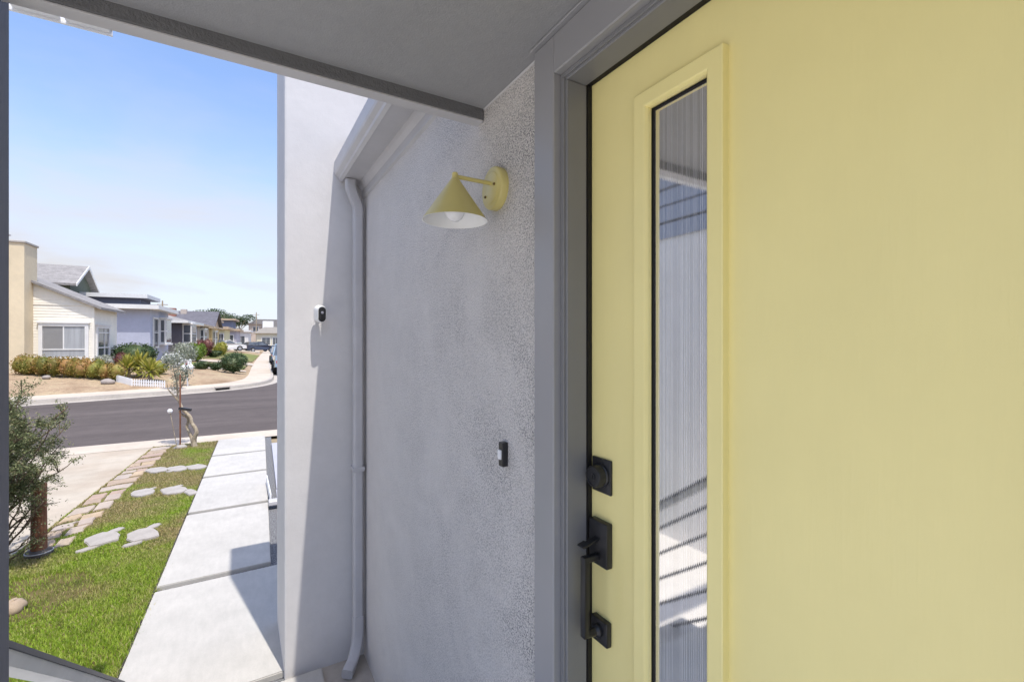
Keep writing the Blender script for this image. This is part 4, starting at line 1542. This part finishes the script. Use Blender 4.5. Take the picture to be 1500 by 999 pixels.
# rocks at the edge of the hedge
M_ROCK = Mat('pale_rock', (0.33, 0.29, 0.26), .85, .2); M_ROCK.vary(9, .15).bump(20, .5, .02)
for (u, v_, s, lab) in ((68, 560, .14, 'small pale rock at the left foot of the hedge'), (158, 557, .22, 'flat pale rock at the right end of the hedge')):
    x, y = ray(u, 18.1)
    w = MB(); w.smooth = True
    w.blob((0, 0, .05), (s, s * .8, s * .6), 10, .15, int(u))
    o = w.build('garden_rock', M_ROCK)
    o.location = (x, y, yard_z(x, y))
    tag(o, lab, 'rock')

# low white picket fence
def picket(label, u0, u1, t0, t1):
    a, b = Vector((*ray(u0, t0), 0)), Vector((*ray(u1, t1), 0))
    d = (b - a)
    L = d.length
    ang = math.atan2(d.y, d.x)
    za, zb = yard_z(a.x, a.y), yard_z(b.x, b.y)
    e = tag(empty('picket_fence', (a.x, a.y, za), ang), label, 'picket fence', 'low picket fence sections')
    sl = (zb - za) / L
    n = int(L / .075)
    me = None
    for k in range(n + 1):
        if me is None:
            w = MB()
            w.prism([(-.022, -.05), (.022, -.05), (.022, .24), (0, .28), (-.022, .24)], 'y', -.008, .008)
            o = w.build('picket', M_WHITE, e); me = o.data
        else:
            o = bpy.data.objects.new('picket', me); COL.objects.link(o); o.parent = e
        x = k * L / n
        o.location = (x, 0, x * sl)
    for z in (.05, .17):
        w = MB()
        w.add([(0, .009, z), (L, .009, z + sl * L), (L, .025, z + sl * L), (0, .025, z), (0, .009, z + .03), (L, .009, z + .03 + sl * L), (L, .025, z + .03 + sl * L), (0, .025, z + .03)],
              [(3, 2, 1, 0), (4, 5, 6, 7), (0, 1, 5, 4), (1, 2, 6, 5), (2, 3, 7, 6), (3, 0, 4, 7)])
        w.build('fence_rail', M_WHITE, e)
    return e
picket('left section of the low white picket fence by the yuccas', 171, 192, 18.5, 18.15)
picket('longer right section of the low white picket fence by the yuccas', 193.5, 241, 18.15, 18.45)

# ================================================================== FAR SIDE: HOUSES
ROW = R(4.0)
ORG = Vector((-5.7, 27.8, 0))
def row_at(s, x=0.0):
    """spot s metres along the row front, x metres in front of it"""
    return ORG + Vector((math.sin(ROW), math.cos(ROW), 0)) * s + Vector((math.cos(ROW), -math.sin(ROW), 0)) * x
def lapped(mb, x0, x1, z0, z1, y, face, step=0.13, top=None):
    """clapboard courses on a wall whose face is at y (face=-1 looks to -Y); top(x) limits the height"""
    z = z0
    while z < z1 - .01:
        zt = min(z + step, z1)
        a, b = x0, x1
        if top is not None:
            # clip the course where the roof slope cuts it
            xs_ = np.linspace(x0, x1, 800)
            lo, hi = [x for x in xs_ if top(x) >= z], [x for x in xs_ if top(x) >= zt]
            if not hi:
                break
            a, b, a2, b2 = min(lo), max(lo), min(hi), max(hi)
        else:
            a2, b2 = a, b
        vs = [(a, y - .016, z), (b, y - .016, z), (b2, y - .004, zt), (a2, y - .004, zt), (a, y, z), (b, y, z)]
        mb.add(vs, [(0, 1, 2, 3), (0, 4, 5, 1)])
        z = zt
def window(parent, M, w_, h_, panes, fr, glass, rail=None, fw=.07, cap=True):
    """window in the local plane X (across) Z (up), facing -Y; panes: list of (x0,x1,z0,z1) fractions"""
    f = MB()
    f.box(-w_ / 2 - fw, -w_ / 2, -.06, .01, -fw, h_ + fw, M)
    f.box(w_ / 2, w_ / 2 + fw, -.06, .01, -fw, h_ + fw, M)
    f.box(-w_ / 2, w_ / 2, -.06, .01, h_, h_ + fw, M)
    f.box(-w_ / 2, w_ / 2, -.075, .01, -fw, 0, M)
    if cap:
        f.box(-w_ / 2 - fw * 1.4, w_ / 2 + fw * 1.4, -.10, .01, h_ + fw + .001, h_ + fw + .07, M)
    o = f.build('window', fr, parent)
    for k, (x0, x1, z0, z1) in enumerate(panes):
        p = MB()
        p.box((x0 - .5) * w_ + .015, (x1 - .5) * w_ - .015, -.02, -.005, z0 * h_ + .015, z1 * h_ - .015, M)
        p.build('pane', glass[k % len(glass)] if isinstance(glass, list) else glass, o)
    m = MB()
    for x0, x1, z0, z1 in panes:
        if x1 < .999:
            m.box((x1 - .5) * w_ - .022, (x1 - .5) * w_ + .022, -.045, .0, z0 * h_, z1 * h_ - (.026 if z1 < .99 else 0), M)
        if z1 < .999:
            m.box((x0 - .5) * w_ + .0, (x1 - .5) * w_ - .0, -.048, .0, z1 * h_ - .025, z1 * h_ + .025, M)
    if m.v:
        m.build('mullion', fr, o)
    return o
RF = Matrix.Rotation(R(90), 4, 'Z')      # turns a -Y facing window to face +X

# ---- H1: cream clapboard house with the tan chimney
C_CREAM = paint('cream_siding_paint', (0.82, 0.775, 0.67))
C_TAN = paint('tan_stucco', (0.68, 0.57, 0.39))
C_TRIM = paint('white_trim_paint', (0.72, 0.71, 0.68))
h1 = tag(empty('clapboard_house', (ORG.x, ORG.y, .7), -ROW), 'cream clapboard house with a tall tan chimney and a picture window', 'house')
zB = -.25
ev = 3.57 - .7          # eave at the street corner
sl1 = .47
LFT = -9.0
top1 = lambda x: ev - sl1 * x if x > -5 else ev + sl1 * 5 + sl1 * (x + 5)
w = MB()
w.prism([(LFT, zB), (-.02, zB), (-.02, ev), (-5, ev + 5 * sl1), (LFT, top1(LFT))], 'y', .02, 3.3)
lapped(w, LFT, 0, zB, ev + 2.3, .0, -1, .125, top1)
sub = MB()
lapped(sub, 0, 3.3, zB, ev, 0, -1, .125)
Mx = Matrix.Rotation(R(90), 4, 'Z')
w.add([Mx @ Vector(v) for v in sub.v], sub.f)
w.box(-.06, .03, -.03, .06, zB, ev - .01)
w.build('wall', C_CREAM, h1)
w = MB()
w.box(-4.0, .0, -.034, -.019, ev + .03, ev + .08)
w.build('trim_band', C_CREAM, h1)
w = MB()
th = .11
ox0, ox1 = .32, -5
w.prism([(.32, ev - sl1 * .32 + .02), (-5, ev + 5 * sl1 + .02), (LFT - .3, top1(LFT - .3) + .02), (LFT - .3, top1(LFT - .3) + .02 + th), (-5, ev + 5 * sl1 + .02 + th), (.32, ev - sl1 * .32 + .02 + th)], 'y', -.22, 3.55)
rf = w.build('roof', M_SHINGLE, h1)
w = MB()
cx0, cx1 = -3.6, -2.02
w.box(cx0, cx1, -.8, .35, zB - .3, 6.12 - .7)
w.build('chimney', C_TAN, h1)
w = MB()
w.bevbox(cx0 - .05, cx1 + .05, -.85, .40, 6.121 - .7, 6.22 - .7, .02)
w.build('chimney_cap', paint('cap_concrete', (.40, .37, .33)), h1)
w = MB()
w.tube([(-2.88, -.25, 6.22 - .7), (-2.88, -.25, 6.52 - .7)], .12, 12)
w.lathe([(.0, .40), (.24, .33), (.24, .30), (.0, .30)], 14, Matrix.Translation((-2.88, -.25, 6.2 - .7)))
w.build('flue_pipe', M_GUTTER, h1)
M_SHADE = Mat('window_shade_glass', (0.24, 0.235, 0.23), 0.12, 0.7); M_SHADE.vary(2, .08)
wz = hgt(523, 20.6) - .7 
window(h1, Matrix.Translation((-1.0, -.02, wz)), 1.42, 1.36, [(0, .49, .24, 1), (.49, 1, .24, 1), (0, 1, 0, .24)], C_TRIM, [M_SHADE, M_PANE2, M_PANE2], fw=.13)
window(h1, Matrix.Translation((.02, 1.10, wz)) @ RF, 1.55, 1.30, [(0, .62, .30, .84), (0, .62, .84, 1), (.62, 1, .30, .84), (.62, 1, .84, 1), (0, .62, 0, .30), (.62, 1, 0, .30)], C_TRIM, M_PANE, fw=.12)
# ---- H1b: taller gabled house behind with green gable
C_GREEN = paint('dark_green_siding', (0.10, 0.115, 0.085))
gx, gy = -8.9, 38.0
h2 = tag(empty('gabled_house', (gx, gy, .8)), 'shingle roofed house with a dark green gable showing above the cream house', 'house')
w = MB()
w.prism([(0, 0), (4.7, 0), (4.7, 4.75), (2.35, 5.95), (0, 4.75)], 'x', -8, 0)
sub = MB()
lapped(sub, 0.0, 4.7, 0.2, 5.9, 0, -1, .16, lambda x: 4.75 + min(x, 4.7 - x) * .51)
w.add([Mx @ Vector(v) + Vector((.003, 0, 0)) for v in sub.v], sub.f)
w.build('wall', C_GREEN, h2)
w = MB()
for a, b, z0, z1 in ((-.35, 2.35, 4.75 - .18, 5.97), (5.05, 2.35, 4.75 - .18, 5.97)):
    w.prism([(a, z0), (b, z1), (b, z1 + .14), (a, z0 + .14)], 'x', -8.2, .38)
w.build('roof', M_SHINGLE, h2)
w = MB()
for a, b, z0, z1 in ((-.36, 2.35, 4.75 - .20, 5.95), (5.06, 2.35, 4.75 - .20, 5.95)):
    w.prism([(a, z0), (b, z1), (b, z1 + .18), (a, z0 + .18)], 'x', .381, .43)
w.build('rake_board', C_TRIM, h2)

# ---- generic row house with flat or pitched roofs
def flat_house(name, label, s, x, length, depth, zb, eave, wall_m, fascia_m, roof_m, windows=(), upper=None, pitched=None, front_m=None, fz=.28, over=.4, bay=None, chim=None, garage=None):
    p = row_at(s, x)
    e = tag(empty(name, (p.x, p.y, zb), -ROW), label, 'house', 'houses along the far street')
    w = MB(); w.box(-depth, 0, 0, length, -.6, eave); w.build('wall', wall_m, e)
    if pitched:
        kind, rise = pitched
        w = MB()
        if kind == 'hip':       # slope up from the near side and the street side
            x0, x1, y0, y1 = -depth - over, over, -over, length + over
            r_ = rise
            ix = min(depth, length) * .5
            w.add([(x0, y0, eave), (x1, y0, eave), (x1, y1, eave), (x0, y1, eave), (x0 + ix, y0 + ix, eave + r_), (x1 - ix, y0 + ix, eave + r_), (x1 - ix, y1 - ix, eave + r_), (x0 + ix, y1 - ix, eave + r_)],
                  [(0, 3, 2, 1), (0, 1, 5, 4), (1, 2, 6, 5), (2, 3, 7, 6), (3, 0, 4, 7), (4, 5, 6, 7)])
        elif kind == 'gable':   # ridge along the depth, gable towards the street
            w.prism([(-over, eave - .05), (length / 2, eave + rise), (length + over, eave - .05), (length + over, eave + .08), (length / 2, eave + rise + .14), (-over, eave + .08)], 'x', -depth - over, over)
            g_ = MB(); g_.prism([(0, eave), (length, eave), (length / 2, eave + rise - .02)], 'x', -depth, -.002); g_.build('gable', front_m or wall_m, e)
        w.build('roof', roof_m, e)
        w = MB(); w.box(-depth - over, over - .02, -over - .03, -over - .002, eave - .14, eave + .06); w.build('fascia', fascia_m, e)
        w = MB(); w.box(over + .002, over + .03, -over - .03, length + over, eave - .14, eave + .06); w.build('fascia', fascia_m, e)
    else:
        w = MB(); w.box(-depth - over, over, -over, length + over, eave + .001, eave + fz); w.build('fascia', fascia_m, e)
        w = MB(); w.box(-depth - over + .1, over - .1, -over + .1, length + over - .1, eave + fz + .001, eave + fz + .03); w.build('roof', roof_m, e)
    if upper:
        ux0, ux1, uy0, uy1, uz0, uz1 = upper
        w = MB(); w.box(ux0, ux1, uy0, uy1, uz0, uz1); w.build('upper_wall', front_m or wall_m, e)
        w = MB(); w.box(ux0 - .5, ux1 + .5, uy0 - .5, uy1 + .5, uz1 + .001, uz1 + .26); w.build('fascia', fascia_m, e)
    for (face, c, z, ww, hh, panes) in windows:
        M = Matrix.Translation((c, -.012, z)) if face == 'near' else Matrix.Translation((.012, c, z)) @ RF
        window(e, M, ww, hh, panes, C_TRIM, M_PANE, fw=.10, cap=False)
    if bay:
        y0, y1, z0, z1, pr = bay
        w = MB(); w.box(.0, pr, y0, y1, z0, z1)
        w.box(-.02, pr + .08, y0 - .06, y1 + .06, z0 - .12, z0 - .001)
        w.box(-.02, pr + .08, y0 - .06, y1 + .06, z1 + .001, z1 + .12)
        w.build('bay_window', C_TRIM, e)
        b = e.children[-1]
        for zz0, zz1 in ((z0 + .08, (z0 + z1) / 2 - .04), ((z0 + z1) / 2 + .04, z1 - .08)):
            q = MB(); q.box(.10, pr - .10, y0 - .012, y0 - .002, zz0, zz1); q.build('pane', M_PANE, b)
            q = MB(); q.box(pr + .002, pr + .012, y0 + .15, y1 - .15, zz0, zz1); q.build('pane', M_PANE, b)
    if chim:
        cx_, cy_, cw, cz, cm = chim
        w = MB(); w.box(cx_ - cw, cx_ + cw, cy_ - cw, cy_ + cw, eave - .3, cz); w.build('chimney', cm, e)
    if garage:
        y0, y1, gm = garage
        w = MB(); w.box(.005, .03, y0, y1, -.3, 1.9); w.build('garage_door', gm, e)
    return e
ONE2 = [(0, 1, 0, .5), (0, 1, .5, 1)]
TWO = [(0, .5, 0, 1), (.5, 1, 0, 1)]
C_BLUE = paint('pale_blue_grey_paint', (0.42, 0.445, 0.54))
C_SLATE = paint('slate_blue_paint', (0.20, 0.21, 0.27))
C_DARK = paint('charcoal_siding_paint', (0.11, 0.105, 0.12))
C_BEIGE = paint('beige_stucco', (0.52, 0.44, 0.37))
C_YEL = paint('yellow_stucco', (0.62, 0.46, 0.22))
C_PEACH = paint('peach_stucco', (0.58, 0.44, 0.30))
C_LILAC = paint('lilac_grey_stucco', (0.44, 0.42, 0.47))
C_LEMON = paint('pale_lemon_stucco', (0.64, 0.59, 0.36))
C_IVORY = paint('ivory_stucco', (0.66, 0.61, 0.46))
C_WHITE = paint('white_stucco', (0.72, 0.71, 0.69))
C_TANF = paint('tan_fascia_paint', (0.50, 0.38, 0.26))
C_PLUMT = paint('plum_trim_paint', (0.14, 0.08, 0.10))
C_BRICK = paint('brick_chimney', (0.34, 0.16, 0.11))
flat_house('flat_roof_house', 'pale blue grey house with two white edged flat roofs', 10.2, 0.0, 5.4, 9.0, .9, 3.17, C_BLUE, C_TRIM, M_SHINGLE2,
           [('front', 1.35, .75, 1.3, 1.85, ONE2)], (-8.5, -1.0, 2.2, 5.0, 3.46, 4.02), None, C_SLATE, .27, .55, (2.5, 4.3, .95, 2.65, .38))
flat_house('charcoal_house', 'charcoal sided house with a white bay window and grey hip roof', 18.6, .35, 7.2, 9.0, .9, 2.72, C_DARK, C_TRIM, M_SHINGLE,
           [], None, ('hip', 1.1), None, .2, .55, (.4, 2.6, .95, 2.5, .65))
flat_house('beige_house', 'beige stucco house with grey roof and brick chimney', 28.5, .2, 7.5, 9.5, .9, 2.75, C_BEIGE, C_TANF, M_SHINGLE2,
           [('near', -.5, .9, .55, 1.6, ONE2)], None, ('hip', 1.25), None, .2, .45, (.8, 2.6, .8, 2.3, .4), (-2.6, 2.5, .32, 4.5, C_BRICK))
flat_house('yellow_house', 'yellow stucco house with a peach street gable', 37.5, .3, 7.5, 9.5, .85, 2.8, C_YEL, C_TANF, M_SHINGLE2,
           [('near', -.9, .8, .7, 1.6, ONE2)], None, ('gable', 1.9), C_PEACH, .2, .4, (.9, 2.8, .5, 2.3, .3), (-3.2, 3.2, .3, 5.0, C_BEIGE))
flat_house('lemon_house', 'pale lemon house with a tan edged flat roof', 48.5, .6, 7.5, 9, .8, 2.85, C_LEMON, C_TANF, M_SHINGLE,
           [('near', -1.6, .5, 1.1, 1.7, TWO), ('near', -.45, .7, .55, 1.5, TWO)], (-7, -1.2, 1, 6, 3.1, 3.9), None, C_BEIGE, .35, .5)
flat_house('lilac_house', 'lilac grey house with a slate upper storey', 59.5, 1.2, 8.0, 9, .75, 2.9, C_LILAC, C_TANF, M_SHINGLE2,
           [('near', -.9, .6, .9, 1.6, TWO)], (-7, -.6, .6, 7, 3.2, 4.6), None, C_SLATE, .3, .5)
flat_house('white_house', 'small white house beyond the lilac grey one', 72, 2.2, 9.0, 9, .6, 3.1, C_WHITE, C_TRIM, M_SHINGLE,
           [('near', -1.2, .8, 1.2, 1.5, TWO)], None, None, None, .3, .4)
# the house that closes the view at the bend
ex, ey = 3.3, 112.0
e = tag(empty('ivory_house', (ex, ey, .3)), 'ivory house at the bend closing the view beside the wing wall', 'house')
w = MB(); w.box(0, 8.5, 0, 9, -.5, 3.35); w.build('wall', C_IVORY, e)
w = MB(); w.prism([(-.6, 3.35), (9.1, 3.35), (7.0, 4.7), (1.4, 4.7)], 'y', -.5, 9.4); w.build('roof', paint('pale_tile', (.50, .46, .40)), e)
for cx_, ww in ((1.7, 1.5), (3.5, 1.0), (6.5, 1.4)):
    window(e, Matrix.Translation((cx_, -.02, .9)), ww, 1.5, TWO, C_TRIM, M_PANE, fw=.12, cap=False)
w = MB(); w.box(1.2, 3.3, 3, 5.5, 4.0, 6.1); w.build('upper_wall', C_WHITE, e)
for (xx, yy, ww, hh, m, lab) in ((5.5, 135, 9, 5.4, C_WHITE, 'white two storey house far behind the ivory house'), (2.5, 150, 12, 6.6, C_BEIGE, 'beige house with a grey roof far up the street')):
    e = tag(empty('distant_house', (xx, yy, .2)), lab, 'house')
    w = MB(); w.box(0, ww, 0, 9, -.5, hh); w.build('wall', m, e)
    w = MB(); w.prism([(-.5, hh), (ww + .5, hh), (ww - 2, hh + 1.4), (2, hh + 1.4)], 'y', -.5, 9.5); w.build('roof', M_SHINGLE, e)
    for k in range(3):
        window(e, Matrix.Translation((1.6 + k * (ww - 3) / 2, -.02, hh - 2.1)), 1.3, 1.3, TWO, C_TRIM, M_PANE, fw=.1, cap=False)

# house on the left of the drive (seen reflected in the door glass)
C_NEIGH = paint('light_grey_neighbour_stucco', (0.84, 0.81, 0.77))
C_NBLUE = paint('blue_grey_lap_siding', (0.34, 0.38, 0.46))
nb = tag(empty('neighbour_house', (-2.2, 1.5, 0)), 'light grey house block with blue lap siding left of the porch', 'house')
w = MB(); w.box(-5, 0, 0, 2.7, -.2, 3.05); w.build('wall', C_NEIGH, nb)
w = MB()
for k in range(5):
    w.box(-5, .02 + .012 * (k % 2), -.02, 2.72, 3.052 + .17 * k, 3.052 + .17 * k + .145)
w.build('lap_siding', C_NBLUE, nb)
w = MB(); w.box(-5.2, .25, -.25, 2.95, 3.91, 4.05); w.build('roof', M_SHINGLE2, nb)

# ------------------------------------------------------------------ far trees, poles
def tree(label, u, t, w_, h0, h1_, n, mat, seed, name='cypress_tree'):
    x, y = ray(u, t)
    rr = random.Random(seed)
    e = tag(empty(name, (x, y, 0)), label, 'tree', 'dark trees above the far roofs')
    w = MB(); w.smooth = True
    w.tube([(0, 0, 0), (.1, 0, h0 * .6), (0, .1, h1_ * .9)], [.35, .28, .08], 8)
    for k in range(6):
        a = k * 1.05
        w.tube([(0, 0, h0 * .8), (math.cos(a) * w_ * .35, math.sin(a) * w_ * .35, (h0 + h1_) / 2)], [.12, .04], 5)
    w.build('trunk', M_BARK, e)
    lf = MB()
    for k in range(9):
        a, f = rr.uniform(0, 6.28), rr.uniform(.0, .75)
        c = (math.cos(a) * w_ * .5 * f, math.sin(a) * w_ * .5 * f, h0 + (h1_ - h0) * rr.uniform(.15, .80))
        lf.leaves(leafset(n // 9, c, (w_ * .26, w_ * .26, (h1_ - h0) * .26), .3), .32, .2)
    lf.build('crown', mat, e)
tree('broad dark tree crown above the grey roofs, left one', 311, 120, 8.5, hgt(472, 120), hgt(451.5, 120), 2600, G_DARK, 3)
tree('dark tree crown above the lemon roof, right one', 350, 130, 8.5, hgt(480, 130), hgt(459.5, 130), 2600, G_DARK, 4)
tree('low dark tree between the two larger crowns', 331, 140, 7, hgt(474, 140), hgt(463, 140), 1500, G_DARK, 5)
def pole(label, u, t, vtop):
    x, y = ray(u, t)
    H = hgt(vtop, t)
    e = tag(empty('utility_pole', (x, y, 0)), label, 'utility pole', 'utility poles above the roofs')
    w = MB(); w.tube([(0, 0, 0), (0, 0, H)], [.14, .10], 8); w.build('pole_shaft', M_BARK, e)
    w = MB(); w.box(-.7, .7, -.05, .05, H - .7, H - .58); w.build('crossarm', M_BARK, e)
pole('thin utility pole above the charcoal house roof', 238, 75, 441)
pole('thin utility pole beyond the lilac house', 375.5, 120, 458)

# ------------------------------------------------------------------ cars
def car(name, label, cat, loc, rz, body_m, prof, cab, wid=1.85, wheel_r=.34, wheels=(.85, 3.6), pick=False):
    """prof: side outline (y along the car, z); cab: glasshouse outline"""
    e = tag(empty(name, loc, rz), label, cat)
    b = MB()
    hw = wid / 2
    n = len(prof)
    # body with tumblehome: narrower at the top and at the ends
    L = max(p[0] for p in prof)
    vs = []
    for side in (-1, 1):
        for (y, z) in prof:
            f = 1 - .10 * (abs(y / L - .5) * 2) ** 4
            vs.append((side * hw * f * (1 - .03 * max(0, z - .6)), y, z))
    fs = [tuple(range(n)), tuple(range(2 * n - 1, n - 1, -1))] + [(i, n + i, n + (i + 1) % n, (i + 1) % n) for i in range(n)]
    b.add(vs, fs)
    o = fix(b.build('body', body_m, e))
    c = MB()
    m = len(cab)
    zs = [z for _, z in cab]
    z0, z1 = min(zs), max(zs)
    vs = []
    for side in (-1, 1):
        for (y, z) in cab:
            f = .95 - .16 * (z - z0) / (z1 - z0)
            vs.append((side * hw * f, y, z))
    c.add(vs, [tuple(range(m)), tuple(range(2 * m - 1, m - 1, -1))] + [(i, m + i, m + (i + 1) % m, (i + 1) % m) for i in range(m)])
    fix(c.build('cabin_glass', M_PANE, e))
    r_ = MB()
    ys_ = [y for y, z in cab if z > z1 - .02]
    r_.bevbox(-hw * .80, hw * .80, min(ys_) - .03, max(ys_) + .03, z1 - .01, z1 + .05, .02)
    for yy, zz in ((min(ys_), 0), (max(ys_), 0), ((min(ys_) + max(ys_)) / 2, 0)):
        pass
    for side in (-1, 1):
        for (ya, yb) in ((cab[0][0], min(ys_)), (cab[-1][0], max(ys_)), ((cab[0][0] + cab[-1][0]) / 2,) * 2):
            r_.tube([(side * hw * .955, ya, z0), (side * hw * .80, yb, z1)], .035, 6)
    r_.build('roof', body_m, e)
    for side in (-1, 1):
        for yy in wheels:
            t_ = MB()
            t_.smooth = True
            t_.lathe([(wheel_r * .62, -.11), (wheel_r * .95, -.11), (wheel_r, -.07), (wheel_r, .07), (wheel_r * .95, .11), (wheel_r * .62, .11)], 24,
                     Matrix.Translation((side * (hw - .09), yy, wheel_r)) @ Matrix.Rotation(R(90), 4, 'Y'))
            wo = fix(t_.build('wheel', M_TYRE, e), 40)
            t_ = MB()
            t_.lathe([(wheel_r * .64, .07), (wheel_r * .60, .10), (wheel_r * .15, .085), (0, .085)], 20,
                     Matrix.Translation((side * (hw - .09), yy, wheel_r)) @ Matrix.Rotation(R(90 * side), 4, 'Y'))
            t_.build('rim', M_RIM, wo)
    M_LT = M_RED
    for side in (-1, 1):
        l_ = MB(); l_.bevbox(side * hw * .72 - .14, side * hw * .72 + .14, -.015, .06, .72, .88, .02); l_.build('tail_light', M_RED, e)
        l_ = MB(); l_.bevbox(side * hw * .68 - .16, side * hw * .68 + .16, L - .06, L + .012, .62, .76, .02); l_.build('headlight', M_PANE2, e)
    l_ = MB(); l_.bevbox(-hw * .86, hw * .86, -.05, .02, .32, .50, .03); l_.build('bumper', M_TYRE, e)
    return e
SUVP = [(0, .35), (0, 1.0), (.15, 1.05), (3.1, 1.02), (4.35, .88), (4.5, .62), (4.5, .35), (4.05, .28), (3.2, .28), (1.3, .28), (.4, .28)]
SUVC = [(.12, 1.03), (.5, 1.55), (2.4, 1.58), (3.25, 1.0)]
car('parked_suv', 'dark blue parked car on the far driveway', 'car', (0.75, 83, yard_z(2.3, 84) + .0), R(-66), carpaint('navy_car_paint', (0.03, 0.035, 0.06)), SUVP, SUVC)
SEDP = [(0, .35), (0, .85), (.2, .95), (1.0, .98), (3.2, .95), (4.3, .78), (4.45, .55), (4.45, .32), (3.2, .26), (1.3, .26), (.3, .28)]
SEDC = [(.7, .96), (1.3, 1.40), (2.5, 1.42), (3.25, .94)]
x, y = ray(303, 60)
car('white_car', 'white parked car half hidden by the round bush', 'car', (x, y, yard_z(x, y)), R(-75), carpaint('white_car_paint', (0.7, 0.7, 0.7)), SEDP, SEDC)
PICP = [(0, .5), (0, 1.15), (2.0, 1.15), (4.1, 1.12), (5.2, 1.02), (5.4, .7), (5.4, .5), (4.9, .42), (3.8, .42), (1.5, .42), (.4, .45)]
PICC = [(1.9, 1.14), (2.05, 1.78), (3.3, 1.80), (4.05, 1.12)]
car('parked_pickup', 'pale blue pickup parked at the kerb, mostly hidden by the wing wall', 'pickup truck', (2.70, 30.2, -.02), R(-2), carpaint('pale_blue_car_paint', (0.30, 0.40, 0.50)), PICP, PICC, 1.95, .38, (1.2, 4.3))
car('kerbside_car', 'dark blue car parked behind the pickup along the kerb', 'car', (3.2, 44.5, -.02), R(-2.5), carpaint('dark_blue_car_paint', (0.05, 0.09, 0.15)), SUVP, SUVC)
# grey bin and low wall between the far houses
x, y = ray(348.5, 70)
w = MB(); w.bevbox(-.5, .5, -.4, .4, 0, 1.25, .05); o = w.build('utility_cabinet', paint('grey_cabinet_paint', (.36, .40, .42))); o.location = (x, y, yard_z(x, y)); tag(o, 'grey utility cabinet beside the dark parked car', 'cabinet')
